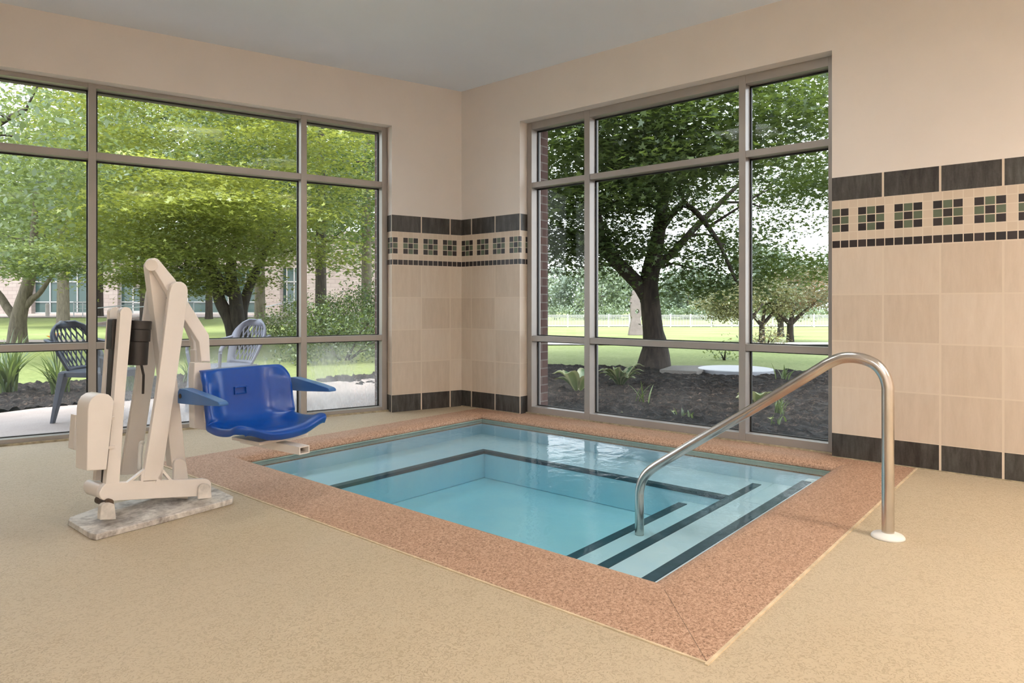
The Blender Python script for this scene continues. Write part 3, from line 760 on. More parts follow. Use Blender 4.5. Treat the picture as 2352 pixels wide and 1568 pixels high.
# ================================================================== CEILING FILL LIGHTS (out of view, added to brighten the room)
def emis(name, colr, st):
    m = bpy.data.materials.new(name); m.use_nodes = True; nt = m.node_tree
    for n in list(nt.nodes):
        if n.type != 'OUTPUT_MATERIAL': nt.nodes.remove(n)
    e = nt.nodes.new('ShaderNodeEmission'); e.inputs[0].default_value = colr; e.inputs[1].default_value = st
    nt.links.new(e.outputs[0], [n for n in nt.nodes if n.type == 'OUTPUT_MATERIAL'][0].inputs[0]); return m
M['lamp_warm'] = emis('warm_light_diffuser', LAMP_WARM, LAMP_STRENGTH); M['fill_cool'] = emis('cool_fill_diffuser', FILL_COOL, LAMP_STRENGTH); M['fill_dim'] = emis('dim_fill_diffuser', FILL_COOL, LAMP_STRENGTH * 0.16)  # cool and dim diffusers are added fill for left side and corner
for x, y in ((-1.6, -6.3), (-1.6, -8.0), (-4.2, -6.6), (-6.5, -4.8), (-6.5, -7.4), tuple(cw(-0.9, 3.6)[:2]), tuple(cw(0.75, 3.3)[:2])):  # the last two, over the pool, are added to lift the far corner
    x, y = float(x), float(y)
    t = empty('ceiling_fill_light', (x, y, CEIL)); tag(t, 'unseen white square ceiling light box added to brighten the room, with a deep skirt', 'ceiling light', 'added ceiling fill lights')
    SK = -.11; mb = MB(); mb.box(-.32, .32, -.32, -.30, SK, 0); mb.box(-.32, .32, .30, .32, SK, 0); mb.box(-.32, -.30, -.3, .3, SK, 0); mb.box(.30, .32, -.3, .3, SK, 0)  # skirt added to keep the diffuser out of the window reflections
    mb.build('frame', M['white_plastic'], t)
    mb = MB(); mb.box(-.30, .30, -.30, .30, -.012, -.004); mb.build('diffuser', M['lamp_warm' if x > -5 and y < -5 else ('fill_cool' if x < -5 else 'fill_dim')], t)

# ================================================================== EXTERIOR
def sstep(a, b, x):
    t = np.clip((x - a) / (b - a), 0, 1); return t * t * (3 - 2 * t)
def hgt(x, y):
    dx, dy = x - CAMX, y - CAMY
    th = np.degrees(np.arctan2(dy, dx)); D = dx * fwd[0] + dy * fwd[1]; r = np.hypot(dx, dy)
    wl_ = sstep(40, 50, th)
    hl = -0.03 - 0.20 * sstep(20, 38, D) + 0.33 * sstep(39, 44, D)
    hr_ = -0.13 - 0.05 * sstep(8, 20, r) - 0.80 * sstep(18, 62, D)
    return hl * wl_ + hr_ * (1 - wl_)
def hz(p): return float(hgt(np.array(p[0]), np.array(p[1])))
def fastmesh(name, verts, faces, mat, parent=None, tint=None, smooth=False):
    """verts (n,3); faces (m,k) all same k"""
    me = bpy.data.meshes.new(name); n = len(verts); m_, k = faces.shape
    me.vertices.add(n); me.vertices.foreach_set('co', np.ascontiguousarray(verts, dtype=np.float32).ravel())
    me.loops.add(m_ * k); me.loops.foreach_set('vertex_index', faces.astype(np.int32).ravel())
    me.polygons.add(m_); me.polygons.foreach_set('loop_start', np.arange(0, m_ * k, k, dtype=np.int32))
    try: me.polygons.foreach_set('loop_total', np.full(m_, k, dtype=np.int32))
    except Exception: pass
    if smooth: me.polygons.foreach_set('use_smooth', np.ones(m_, dtype=bool))
    me.update(calc_edges=True)
    if tint is not None:
        at = me.attributes.new('tint', 'FLOAT', 'POINT'); at.data.foreach_set('value', tint.astype(np.float32))
    me.materials.append(mat)
    o = bpy.data.objects.new(name, me); COL.objects.link(o)
    if parent is not None: o.parent = parent
    return o
# terrain, beginning outside the walls
th = np.radians(np.linspace(-8, 118, 260)); nr = 170
ct, st_ = np.cos(th), np.sin(th)
d = ct * LN[0] + st_ * LN[1]
c2_ = CAM @ LN
rL = np.where(d > 0.02, (0.30 - c2_) / np.maximum(d, 0.02), 99)
rR = np.where(ct > 0.02, (0.30 - CAMX) / np.maximum(ct, 0.02), 99)
rmin = np.minimum(np.maximum(np.where(d > .02, rL, 0), 0), 60); rmin = np.where(np.degrees(th) < 44.8, np.minimum(rR, 60), rmin)
tt = np.linspace(0, 1, nr) ** 2.6
r = rmin[None, :] + (210 - rmin[None, :]) * tt[:, None]
X = CAMX + r * ct[None, :]; Y = CAMY + r * st_[None, :]; Zg = hgt(X, Y)
rng = np.random.default_rng(3)
V_ = np.stack([X, Y, Zg], -1).reshape(-1, 3); W_ = len(th)
ii, jj = np.meshgrid(np.arange(nr - 1), np.arange(W_ - 1), indexing='ij'); b_ = ii * W_ + jj
Fq = np.stack([b_, b_ + 1, b_ + W_ + 1, b_ + W_], -1).reshape(-1, 4)
o = fastmesh('lawn', V_, Fq, M['grass'], smooth=True); tag(o, 'broad mown green lawn outside both windows', 'lawn', kind='structure')

def patch(name, A, B, C, D_, nu, nv, lift, mat, bumpy=0.0, label=None, cat=None, follow=True, jag=0.0):
    """quad patch A-B (near edge) D-C (far edge) draped on the ground"""
    u = np.linspace(0, 1, nu)[None, :, None]; v = np.linspace(0, 1, nv)[:, None, None]
    A, B, C, D_ = [np.array(q[:2], float) for q in (A, B, C, D_)]
    P_ = (A * (1 - u) + B * u) * (1 - v) + (D_ * (1 - u) + C * u) * v
    rg = np.random.default_rng(len(name) * 7 + nu)
    if jag:
        q = rg.normal(0, jag, (nu,)); q = np.convolve(q, np.ones(3) / 3, 'same')
        dirv = (D_ - A) / np.linalg.norm(D_ - A); P_[-1] += q[:, None] * dirv
    Zz = (hgt(P_[..., 0], P_[..., 1]) if follow else 0) + lift + (rg.normal(0, bumpy, P_.shape[:2]) if bumpy else 0)
    if bumpy: Zz[0] -= .0; Zz[-1] -= lift * .8
    vv = np.stack([P_[..., 0], P_[..., 1], Zz * np.ones(P_.shape[:2])], -1).reshape(-1, 3)
    ii, jj = np.meshgrid(np.arange(nv - 1), np.arange(nu - 1), indexing='ij'); b = ii * nu + jj
    o = fastmesh(name, vv, np.stack([b, b + 1, b + nu + 1, b + nu], -1).reshape(-1, 4), mat, smooth=not bumpy)
    tag(o, label, cat, kind='structure'); return o
# patio, mulch beds, walks
mb = MB(); mb.prism([lw(8, .24, -.2), lw(-.6, .43, -.2), lw(-.6, 2.9, -.2), lw(3.16, 2.29, -.2), lw(3.77, 1.93, -.2), lw(8, 1.7, -.2)], [lw(8, .24, 0), lw(-.6, .43, 0), lw(-.6, 2.9, 0), lw(3.16, 2.29, 0), lw(3.77, 1.93, 0), lw(8, 1.7, 0)])
tag(mb.build('patio', M['patio']), 'pinkish textured concrete patio strip outside the left window', 'patio', kind='structure')
patch('mulch_bed', lw(9, 1.5), lw(1.2, 2.35), lw(1.2, 4.6), lw(9, 4.4), 240, 70, 0.045, M['mulch'], 0.014, 'dark bark mulch bed between the patio and the left lawn', 'mulch bed', jag=.08)
bA, bB = (0.30, -9.0), (0.30, 3.0)
patch('mulch_bed', (0.44, -14.0), (0.44, 3.2), (5.1, 3.3), (13.5, -14.0), 260, 170, 0.02, M['mulch'], 0.018, 'large dark mulch bed under the maple outside the right window', 'mulch bed', jag=.12)
patch('walkway', lw(14, 20.2), lw(-22, 1.6), lw(-22, 2.3), lw(14, 21.2), 60, 3, 0.02, M['whitewalk'], 0, 'narrow pale footpath crossing the lawn beyond the left window', 'footpath')
# (left lawn footpath follows the view depth ~18 m)
def dline(D0, D1, pa, pb, name, lift, mat, label, cat, nu=60, nv=4):
    return patch(name, pd(pa, D0), pd(pb, D0), pd(pb, D1), pd(pa, D1), nu, nv, lift, mat, 0, label, cat)
bpy.data.objects.remove(bpy.data.objects['walkway'])
dline(18.0, 19.2, -700, 900, 'walkway', 0.02, M['terrace'], 'narrow pinkish footpath crossing the lawn beyond the left window', 'footpath')
dline(19.4, 20.6, 1180, 2700, 'walkway', 0.03, M['whitewalk'], 'pale footpath on the lawn behind the big maple trunk', 'footpath')
dline(59.0, 63.0, 1100, 2600, 'walkway', 0.04, M['whitewalk'], 'pale path running along the foot of the white fence', 'footpath')
dline(44.2, 66.0, -900, 1000, 'terrace', 0.03, M['terrace'], 'pink paved terrace in front of the stone building', 'terrace', 60, 12)

# ------------------------------------------------------------------ leaves
def leaf_shape(kind):
    if kind == 'maple':
        a = [(0, 0.0), (10, .0)]
        P_ = [(-90, .10), (-40, .42), (-12, .62), (8, .38), (26, .92), (48, .42), (90, 1.08), (132, .42), (154, .92), (172, .38), (192, .62), (220, .42)]
        return np.array([[r * math.cos(math.radians(t)) * .5, r * math.sin(math.radians(t)) * .5 + .05, 0] for t, r in P_])
    if kind == 'oval': return np.array([[0, -.5, 0], [.22, -.15, .02], [.2, .2, .02], [0, .5, -.05], [-.2, .2, .02], [-.22, -.15, .02]])
    if kind == 'tri': return np.array([[-.35, -.3, 0], [.4, -.1, 0], [.1, .45, 0], [-.3, .2, 0.04]])
def rots(n, rg, tilt):
    """random rotations: z-normal tilted by ~tilt from up"""
    a = rg.uniform(0, 2 * PI, n); b = rg.normal(0, tilt, n); c = rg.uniform(0, 2 * PI, n)
    ca, sa, cb, sb, cc, sc = np.cos(a), np.sin(a), np.cos(b), np.sin(b), np.cos(c), np.sin(c)
    Rz = np.zeros((n, 3, 3)); Rz[:, 0, 0] = ca; Rz[:, 0, 1] = -sa; Rz[:, 1, 0] = sa; Rz[:, 1, 1] = ca; Rz[:, 2, 2] = 1
    Rx = np.zeros((n, 3, 3)); Rx[:, 0, 0] = 1; Rx[:, 1, 1] = cb; Rx[:, 1, 2] = -sb; Rx[:, 2, 1] = sb; Rx[:, 2, 2] = cb
    R2 = np.zeros((n, 3, 3)); R2[:, 0, 0] = cc; R2[:, 0, 1] = -sc; R2[:, 1, 0] = sc; R2[:, 1, 1] = cc; R2[:, 2, 2] = 1
    return Rz @ Rx @ R2
def leafcloud(name, cl, crad, per, size, kind, mat, parent, seed=0, flat=0.35, tilt=0.55, tbias=None, base=(0, 0, 0)):
    rg = np.random.default_rng(seed); cl = np.asarray(cl, float); n = len(cl) * per
    idx = np.repeat(np.arange(len(cl)), per)
    off = rg.normal(0, 0.5, (n, 3)) * np.asarray(crad)[..., None if np.ndim(crad) else ...][idx] if np.ndim(crad) else rg.normal(0, 0.5, (n, 3)) * crad
    off[:, 2] *= flat; rr = np.hypot(off[:, 0], off[:, 1]); off[:, 2] -= rr * rr * 0.25 / (np.mean(crad) + 1e-6) * .6
    cen_ = cl[idx] + off - np.array(base)
    tpl = leaf_shape(kind); k = len(tpl); R_ = rots(n, rg, tilt); sc = size * rg.uniform(.6, 1.25, n)
    vv = np.einsum('nij,kj->nki', R_, tpl) * sc[:, None, None] + cen_[:, None, :]
    ct_ = rg.uniform(0, 1, len(cl)) ** 1.2 if tbias is None else np.clip(tbias + rg.normal(0, .24, len(cl)), 0, 1)
    ti = np.clip(ct_[idx] * .72 + rg.uniform(0, 1, n) * .28, 0, 1)
    return fastmesh(name, vv.reshape(-1, 3), np.arange(n * k).reshape(n, k), mat, parent, np.repeat(ti, k))
def ell(n, c, r, seed, inner=0.25, zmin=None, squash=None):
    rg = np.random.default_rng(seed); out = []
    while len(out) < n:
        v = rg.normal(0, 1, 3); v /= np.linalg.norm(v); q = v * rg.uniform(inner, 1) ** 0.6
        p = np.array(c) + q * np.array(r)
        if zmin is not None and p[2] < zmin: continue
        out.append(p)
    return np.array(out)
def branches(mb, limbs, cl, rg, maxn=220, r0=0.035, sides=5):
    """thin curved branches from the limbs to cluster centres"""
    L_ = []
    for pts_, rad_ in limbs:
        for q, rr in zip(pts_, rad_): L_.append((*q, rr))
    L_ = np.array(L_); sel = rg.permutation(len(cl))[:maxn]; nodes = L_.copy()
    order = sorted(sel, key=lambda i: np.min(np.linalg.norm(L_[:, :3] - cl[i], axis=1)))
    for i in order:
        c = cl[i]; dd = np.linalg.norm(nodes[:, :3] - c, axis=1) + np.maximum(0, nodes[:, 2] - c[2]) * 1.2 - nodes[:, 3] * 1.5
        j = int(np.argmin(dd)); a = nodes[j, :3]; ra = min(nodes[j, 3] * .7, r0); ln = np.linalg.norm(c - a)
        if ln < .15: continue
        mid = (a + c) / 2 + np.array([rg.normal(0, .06), rg.normal(0, .06), rg.normal(.06, .05)]) * ln
        m2 = (a * .2 + mid * .5 + c * .3); 
        mb.tube([a, (a + mid) / 2, mid, (mid + c) / 2 + rg.normal(0, .03, 3) * ln, c], [ra, ra * .8, ra * .62, ra * .45, ra * .2], sides, caps=False)
        nodes = np.vstack([nodes, [*mid, ra * .62], [*((mid + c) / 2), ra * .45]])
def dens(pts_, rad_, n=5):
    P2 = catmull([Vector(p) for p in pts_], n); rr = np.interp(np.linspace(0, len(rad_) - 1, len(P2)), range(len(rad_)), rad_)
    return [np.array(p) for p in P2], list(rr)
def tree(name, base, limbs, cl, crad, per, size, kind, leafm, barkm, label, group=None, seed=0, flat=.35, tilt=.6, tbias=None, nb=150, r0=.035, cat='tree', sides=12):
    base = np.array(base, float); root = empty(name, base)
    mb = MB(); LL = []
    for p_, r_ in limbs:
        P2, rr = dens(p_, r_); mb.tube([p - base for p in P2], rr, sides); LL.append((P2, rr))
    rg = np.random.default_rng(seed + 5)
    branches(mb, [([q - base for q in P2], rr) for P2, rr in LL], np.asarray(cl) - base, rg, nb, r0)
    mb.build('trunk', barkm, root, smooth=True, fixn=False)
    leafcloud('foliage', cl, crad, per, size, kind, leafm, root, seed, flat, tilt, tbias, base)
    tag(root, label, cat, group); return root
def gp(px, D): q = pd(px, D); q[2] = hz(q); return q      # ground point seen at px, depth D
def pt(px, py, D): q = pd(px, D); q[2] = pyz(py, D); return q

# ---- left window trees
def T(px, py, D): return pt(px, py, D)
# yellow-green maple with several stems
D0 = 15.5
g0 = gp(545, D0)
cl = np.vstack([ell(260, T(520, 330, 14.8), (3.4, 3.4, 2.8), 11, .35, zmin=2.0),
                ell(60, T(360, 560, 13.5), (1.8, 1.8, .7), 12, .2), ell(34, T(620, 560, 14.2), (1.9, 1.9, .6), 13, .2),
                ell(30, T(420, 430, 12.0), (1.6, 1.4, .5), 14, .2), ell(20, T(540, 470, 12.3), (1.2, 1.2, .35), 15, .2), ell(40, T(420, 640, 15), (1.6, 1.6, .35), 16, .2)])
tb = np.concatenate([np.full(260, .52), np.full(60, .35), np.full(34, .3), np.full(30, .95), np.full(20, .8), np.full(40, .3)])
limbs = [([g0, T(530, 740, D0), T(505, 690, D0), T(495, 640, D0), T(470, 560, D0)], [.20, .15, .13, .11, .07]),
         ([g0 + np.array([.1, 0, 0]), T(545, 730, D0), T(540, 680, D0 + .1), T(530, 620, D0 + .2), T(545, 500, D0 + .2)], [.2, .16, .14, .12, .06]),
         ([g0 + np.array([.25, .05, 0]), T(555, 730, D0 + .3), T(565, 680, D0 + .4), T(585, 630, D0 + .5), T(640, 520, D0 + .5)], [.16, .13, .11, .10, .05]),
         ([T(540, 680, D0), T(510, 660, D0), T(500, 630, D0 - .3), T(400, 540, D0 - 1)], [.10, .08, .07, .03])]
tree('maple_tree', g0, limbs, cl, .85, 170, .125, 'maple', M['leaf_yellow'], M['bark_wet'], 'bright yellow-green maple with several dark stems outside the left window', seed=21, tbias=tb, nb=260, flat=.13, tilt=.45)
# left tree with pale leaning trunk
D0 = 17.4; g0 = gp(40, D0)
cl = np.vstack([ell(120, T(40, 470, 16.8), (2.7, 2.7, 1.5), 31, .3, zmin=1.9), ell(40, T(100, 600, 15.5), (1.5, 1.5, .45), 32, .2), ell(8, T(60, 350, 16), (2.0, 2.0, .8), 33, .3)])
limbs = [([g0, T(42, 740, D0), T(50, 700, D0), T(62, 660, D0), T(75, 600, D0), T(80, 480, D0)], [.25, .19, .17, .15, .12, .06]),
         ([T(56, 705, D0), T(75, 685, D0), T(95, 668, D0), T(140, 600, D0)], [.10, .08, .06, .03]),
         ([T(35, 728, D0), T(18, 708, D0), T(0, 680, D0), T(-30, 640, D0)], [.12, .10, .09, .05])]
tree('shade_tree', g0, limbs, cl, .85, 160, .12, 'maple', M['leaf_green'], M['bark_pale'], 'green tree with a pale leaning forked trunk at the far left', seed=41, nb=180, flat=.16, tilt=.5)
# small sparse tree in front at the upper left
g0 = gp(-150, 12.0)
cl = np.vstack([ell(30, T(90, 260, 11.0), (1.6, 1.5, 1.2), 51, .3), ell(24, T(20, 420, 11.0), (1.2, 1.2, .8), 52, .3)])
tree('slender_tree', g0, [([g0, T(-140, 500, 12), T(-60, 330, 11.6), T(60, 250, 11.2)], [.14, .11, .07, .03])], cl, .9, 55, .12, 'oval', M['leaf_green'], M['bark'], 'sparse tree whose twigs show sky at the top left of the left window', seed=53, nb=70, flat=.6, tilt=.9, tbias=np.full(54, .5))
# trees further back
def simple_tree(px, D, tw, spread, ztop, zlow, leafm, barkm, label, seed, n=150, per=80, size=.24, topx=None, name='shade_tree', group=None, kind='oval', crad=1.5, tbias=None, zcl=None):
    g = gp(px, D); topx = topx or px
    c_ = pd(topx, D); c_[2] = (ztop + zlow) / 2
    cl = ell(n, c_, (spread, spread, (ztop - zlow) / 2), seed, .35)
    up_ = pd(topx, D); up_[2] = zlow + (ztop - zlow) * .75; md_ = pd((px + topx) / 2, D); md_[2] = zlow * .9 + .3
    lim = [([g - np.array([0, 0, .1]), g * .9 + md_ * .1 + np.array([0, 0, .1]), md_, (md_ + up_) / 2, up_], [tw * .75, tw * .55, tw * .46, tw * .36, tw * .08])]
    return tree(name, g, lim, cl, crad, per, size, kind, leafm, barkm, label, group, seed, nb=60, r0=.06, tbias=tbias, flat=.5, tilt=.8)
simple_tree(145, 34, .55, 4.6, 12.0, 2.6, M['leaf_green'], M['bark_pale'], 'tall tree with thick grey trunk on the far lawn left of the building door', 61)
simple_tree(597, 23, .34, 3.6, 9.5, 2.1, M['leaf_green'], M['bark_pale'], 'slim pale-trunked tree right behind the many-stemmed maple', 62, size=.18)
simple_tree(737, 21, .34, 3.4, 10.5, 2.3, M['leaf_dark'], M['bark'], 'dark straight-trunked tree behind the narrow right pane of the left window', 63, size=.16, n=170, per=100)
simple_tree(842, 27, .42, 4.0, 12.5, 2.7, M['leaf_yellow'], M['bark_pale'], 'pale-trunked tree just left of the corner pier seen through the narrow pane', 64, size=.20, tbias=np.full(150, .3))
simple_tree(330, 40, .4, 6.0, 17, 3.0, M['leaf_green'], M['bark'], 'tall green tree behind the lift in front of the stone building', 65, n=200, size=.34, crad=2.0)
simple_tree(480, 43, .4, 6.0, 18, 3.4, M['leaf_dark'], M['bark'], 'tall darker tree on the terrace edge behind the yellow-green maple', 66, n=200, size=.34, crad=2.0)
simple_tree(690, 44, .4, 6.0, 18, 4.2, M['leaf_green'], M['bark'], 'tall tree rising behind the right end of the stone building', 67, n=200, size=.34, crad=2.0)
simple_tree(900, 42, .4, 6.5, 19, 2.6, M['leaf_green'], M['bark'], 'tall tree hidden low behind the corner pier, filling the narrow pane top', 68, n=220, size=.34, crad=2.0)
simple_tree(-60, 42, .4, 6.0, 8.2, 3.0, M['leaf_green'], M['bark'], 'lower tree behind the leaning trunk at the far left edge', 69, n=150, size=.34, crad=2.0)
simple_tree(230, 49, .4, 6.0, 14, 4.5, M['leaf_green'], M['bark'], 'tree standing against the stone building between its windows', 70, n=150, size=.4, crad=2.2)
# shrubs
def shrub(name, cpts, rad, n, per, size, leafm, label, seed, group=None, kind='oval', cat='shrub'):
    base = np.array(cpts); base[2] = hz(base)
    root = empty(name, base); cl = ell(n, base + np.array([0, 0, rad[2] * .55]), rad, seed, .5, zmin=base[2])
    leafcloud('foliage', cl, .35, per, size, kind, leafm, root, seed, .9, 1.0, None, base)
    mb = MB(); rg = np.random.default_rng(seed)
    for i in range(7):
        q = cl[rg.integers(len(cl))] - base; mb.tube([(q[0] * .1, q[1] * .1, -.02), (q[0] * .5, q[1] * .5, q[2] * .6), tuple(q)], [.02, .014, .004], 5)
    mb.build('stems', M['bark'], root)
    tag(root, label, cat, group); return root
shrub('shrub', gp(660, 18.5), (.9, .9, .55), 46, 90, .07, M['leaf_green'], 'low green shrub left of the mullion at the right end of the left window', 81)
shrub('shrub', gp(742, 17.5), (1.1, 1.1, .85), 70, 90, .07, M['leaf_green'], 'green shrub at the foot of the dark straight trunk', 82)
shrub('shrub', gp(835, 17.0), (1.1, 1.1, .95), 70, 90, .07, M['leaf_dark'], 'dense darker green shrub just left of the tiled corner pier', 83)
shrub('shrub', gp(790, 12.5), (1.4, .9, .62), 70, 90, .06, M['leaf_dark'], 'low shrub in the shade behind the steamed narrow pane', 84)

# building beyond the left lawn
D_B = 62.0
bo = pd(300, D_B); bz = hz(bo)
bld = empty('stone_building', (bo[0], bo[1], bz)); tag(bld, 'pink block stone building with dark glazing beyond the left lawn', 'building')
bx_ax = RM.T @ np.array([1.0, 0]); by_ax = RM.T @ np.array([0, 1.0])
brot = math.atan2(bx_ax[1], bx_ax[0]); bld.rotation_euler = (0, 0, brot)
fx = lambda px: (px - 300) / F * D_B
def bpart(name, mat, *boxes):
    mb = MB()
    for b in boxes: mb.box(*b)
    return mb.build(name, mat, bld)
bpart('wall', M['stone'], (fx(-600), fx(72), 0, 8, -.3, 7.5), (fx(200), fx(270), 0, 8, -.3, 7.5), (fx(612), fx(646), -.4, 8, -.3, 7.5), (fx(-600), fx(1000), .5, 8, 4.2, 7.5), (fx(-600), fx(1000), 1.0, 8, -.3, 4.2), (fx(700), fx(1000), 0.2, 1.1, -.3, 7.5))
def glazing(xa, xb, bars, z1=4.2):
    g_ = bpart('window', M['darkglass'], (xa, xb, .55, .6, .1, z1))
    mb = MB(); mb.box(xa, xb, .45, .56, 0, .14); mb.box(xa, xb, .45, .56, 1.05, 1.13); mb.box(xa, xb, .45, .56, 2.9, 3.0)
    for b in bars: mb.box(b - .05, b + .05, .45, .56, 0, z1)
    mb.build('window_frame', M['whiteframe'], g_)
glazing(fx(72), fx(200), [fx(107), fx(170)])
glazing(fx(270), fx(298), [fx(270.5)])
glazing(fx(345), fx(612), [fx(390), fx(425), fx(470), fx(520), fx(560)])
glazing(fx(646), fx(700), [fx(655), fx(672), fx(690)])
for px in (298, 322):
    d_ = bpart('door', M['darkglass'], (fx(px + 1), fx(px + 22), .5, .55, .25, 2.3))
    mb = MB(); mb.box(fx(px), fx(px + 3), .42, .56, 0, 2.4); mb.box(fx(px + 20), fx(px + 23), .42, .56, 0, 2.4); mb.box(fx(px), fx(px + 23), .42, .56, 0, .28); mb.box(fx(px), fx(px + 23), .42, .56, 1.0, 1.1); mb.box(fx(px), fx(px + 23), .42, .56, 2.3, 2.42)
    mb.build('door_frame', M['whiteframe'], d_)
# bollards on the terrace
for i, (px, D, lab) in enumerate([(109, 47, 'round pale stone bollard beside the thick grey trunk'), (36, 48, 'round pale stone bollard behind the leaning trunk'), (664, 52, 'round pale stone bollard above the right-hand stair'), (552, 50, 'round pale stone bollard behind the maple stems')]):
    q = gp(px, D); mb = MB(); mb.lathe([(.13, 0), (.13, .86), (.10, .93), (.0, .95)], 0, 0, 16)
    o = mb.build('bollard', M['whitewalk'], None, smooth=False); o.location = (q[0], q[1], q[2] + .02); tag(o, lab, 'bollard', 'stone bollards')
# stairs with cheek walls
def stairs(pxc, Dn, Df, wd, label, seed):
    a = gp(pxc, Dn); b = gp(pxc, Df); root = empty('outdoor_stairs', (a[0], a[1], a[2]), brot); L_ = float(Df - Dn); H_ = b[2] - a[2] + .03
    mb = MB(); n = 5
    for i in range(n): mb.box(-wd / 2, wd / 2, L_ * i / n, L_ * (i + 1) / n, -.1, H_ * (i + 1) / n)
    mb.build('steps', M['slab'], root)
    for sx_ in (-1, 1):
        x = sx_ * wd / 2; mb = MB()
        mb.prism([(x - .15, -.4, -.1), (x - .15, L_ + .5, -.1), (x - .15, L_ + .5, H_ + .22), (x - .15, L_, H_ + .22), (x - .15, -.4, .12)], [(x + .15, -.4, -.1), (x + .15, L_ + .5, -.1), (x + .15, L_ + .5, H_ + .22), (x + .15, L_, H_ + .22), (x + .15, -.4, .12)])
        mb.build('cheek_wall', M['terrace'], root)
        mb = MB(); mb.tube([(x, -.3, .1), (x, -.3, .95), (x, L_, H_ + 1.0), (x, L_ + 1.4, H_ + 1.0), (x, L_ + 1.4, H_)], .03, 6); mb.tube([(x, L_, H_), (x, L_, H_ + 1)], .03, 6)
        mb.build('railing', M['railmetal'], root)
    tag(root, label, 'stairs')
stairs(640, 39.0, 43.8, 2.2, 'short concrete outdoor stair with sloped cheek walls right of the maple', 1)
stairs(245, 37.0, 43.8, 1.8, 'short concrete outdoor stair with railings seen left of the lift', 2)
for px, D in ((190, 45.5),):
    q = gp(px, D); root = empty('railing', q, brot); mb = MB()
    for x in (-.6, 0, .6): mb.tube([(x, 0, 0), (x, 0, 1.05)], .03, 6)
    for z in (.35, .6, .85, 1.05): mb.tube([(-.6, 0, z), (.6, 0, z)], .025, 6)
    mb.build('bars', M['railmetal'], root); tag(root, 'grey metal guard railing on the terrace behind the left chair', 'railing')

# ---- garden chairs on the patio (lattice backs)
def garden_chair(center, face, mat, label):
    """local: +y faces forward, origin on the floor under the seat centre"""
    root = empty('garden_chair', center, math.atan2(face[1], face[0]) - PI / 2)
    # back shell with diamond openings
    mb = MB(); nu_, nv_ = 14, 14
    def bp_(u, v):                       # u -1..1, v 0..1
        hwid = (.19 + .065 * math.sin(min(v, .65) / .65 * PI / 2)) * (1 if v < .62 else math.sqrt(max(.03, 1 - ((v - .62) / .395) ** 2)))
        z = .43 + v * .42; y = -.19 - .16 * v - .02; y += .07 * u * u
        return np.array([u * hwid, y, z])
    vs = []; fs = []
    for j in range(nv_ + 1):
        for i in range(nu_ + 1): vs.append(bp_(-1 + 2 * i / nu_, j / nv_))
    keep = lambda i, j: (i < 2 or i >= nu_ - 2 or j < 1 or j >= nv_ - 2)
    for j in range(nv_):
        for i in range(nu_):
            if keep(i, j): q = j * (nu_ + 1) + i; fs.append((q, q + 1, q + nu_ + 2, q + nu_ + 1))
    mb.add(vs, fs)
    ob = mb.build('backrest', mat, root, smooth=True); sm_ = ob.modifiers.new('s', 'SOLIDIFY'); sm_.thickness = .016; sm_.offset = 0
    mb = MB()
    for k in range(-5, 7):
        for sg in (-1, 1):
            line = []
            for v in np.linspace(.05, .88, 22):
                u = k / 4.5 * 1.0 + sg * (v - .45) * 1.35 * .5
                # zig-zag slats: each slat weaves inside the opening
                if abs(u) < .78: line.append(bp_(u, v))
            if len(line) > 3: mb.tube(line, .0068, 5)
    mb.build('lattice', mat, root, smooth=True)
    mb = MB()
    for k in range(7):
        pass
    top = [(-.22, .23), (.22, .23), (.21, -.20), (-.21, -.20)]
    mb.prism([(x, y, .415) for x, y in top], [(x, y, .435) for x, y in top]); mb.box(-.21, .21, .20, .235, .37, .43)
    mb.box(-.225, -.20, -.2, .22, .385, .43); mb.box(.20, .225, -.2, .22, .385, .43); mb.build('seat', mat, root, bevel=.006)
    for sg in (-1, 1):
        P2 = catmull([Vector((sg * .245, -.30, .70)), Vector((sg * .275, -.18, .665)), Vector((sg * .285, 0, .65)), Vector((sg * .275, .16, .64)), Vector((sg * .265, .22, .60)), Vector((sg * .245, .22, .50)), Vector((sg * .225, .21, .42))], 4)
        mb = MB()
        ringA = [p + Vector((-.024, 0, .007)) for p in P2]
        vs = []; 
        for p in P2: vs += [p + Vector((-.026, 0, .008)), p + Vector((.026, 0, .008)), p + Vector((.026, 0, -.010)), p + Vector((-.026, 0, -.010))]
        fs = [(i * 4 + k, i * 4 + (k + 1) % 4, i * 4 + 4 + (k + 1) % 4, i * 4 + 4 + k) for i in range(len(P2) - 1) for k in range(4)] + [(3, 2, 1, 0), tuple(len(vs) - 4 + k for k in range(4))]
        mb.add(vs, fs); mb.build('armrest', mat, root, smooth=True)
        for yy, y2 in ((.20, .24), (-.17, -.25)):
            mb = MB(); x0_, x1_ = sg * .205, sg * .235
            mb.prism([(x0_ - .03, yy - .03, .42), (x0_ + .03, yy - .03, .42), (x0_ + .03, yy + .03, .42), (x0_ - .03, yy + .03, .42)], [(x1_ - .015, y2 - .015, 0.0), (x1_ + .015, y2 - .015, 0.0), (x1_ + .015, y2 + .015, 0.0), (x1_ - .015, y2 + .015, 0.0)])
            mb.build('leg', mat, root, bevel=.004)
    tag(root, label, 'chair'); return root
cA = cw(-3.575, 5.90); fA = RM.T @ np.array([.99, -.14])
ch = garden_chair(cA, fA, M['chair_blue'], 'slate blue plastic garden chair with lattice back on the patio at left')
cB = cw(-2.68, 6.36); fB = RM.T @ np.array([-.55, -.83])
garden_chair(cB, fB, M['chair_fogged'], 'fog-paled lavender plastic garden chair with lattice back behind the blue lift seat')

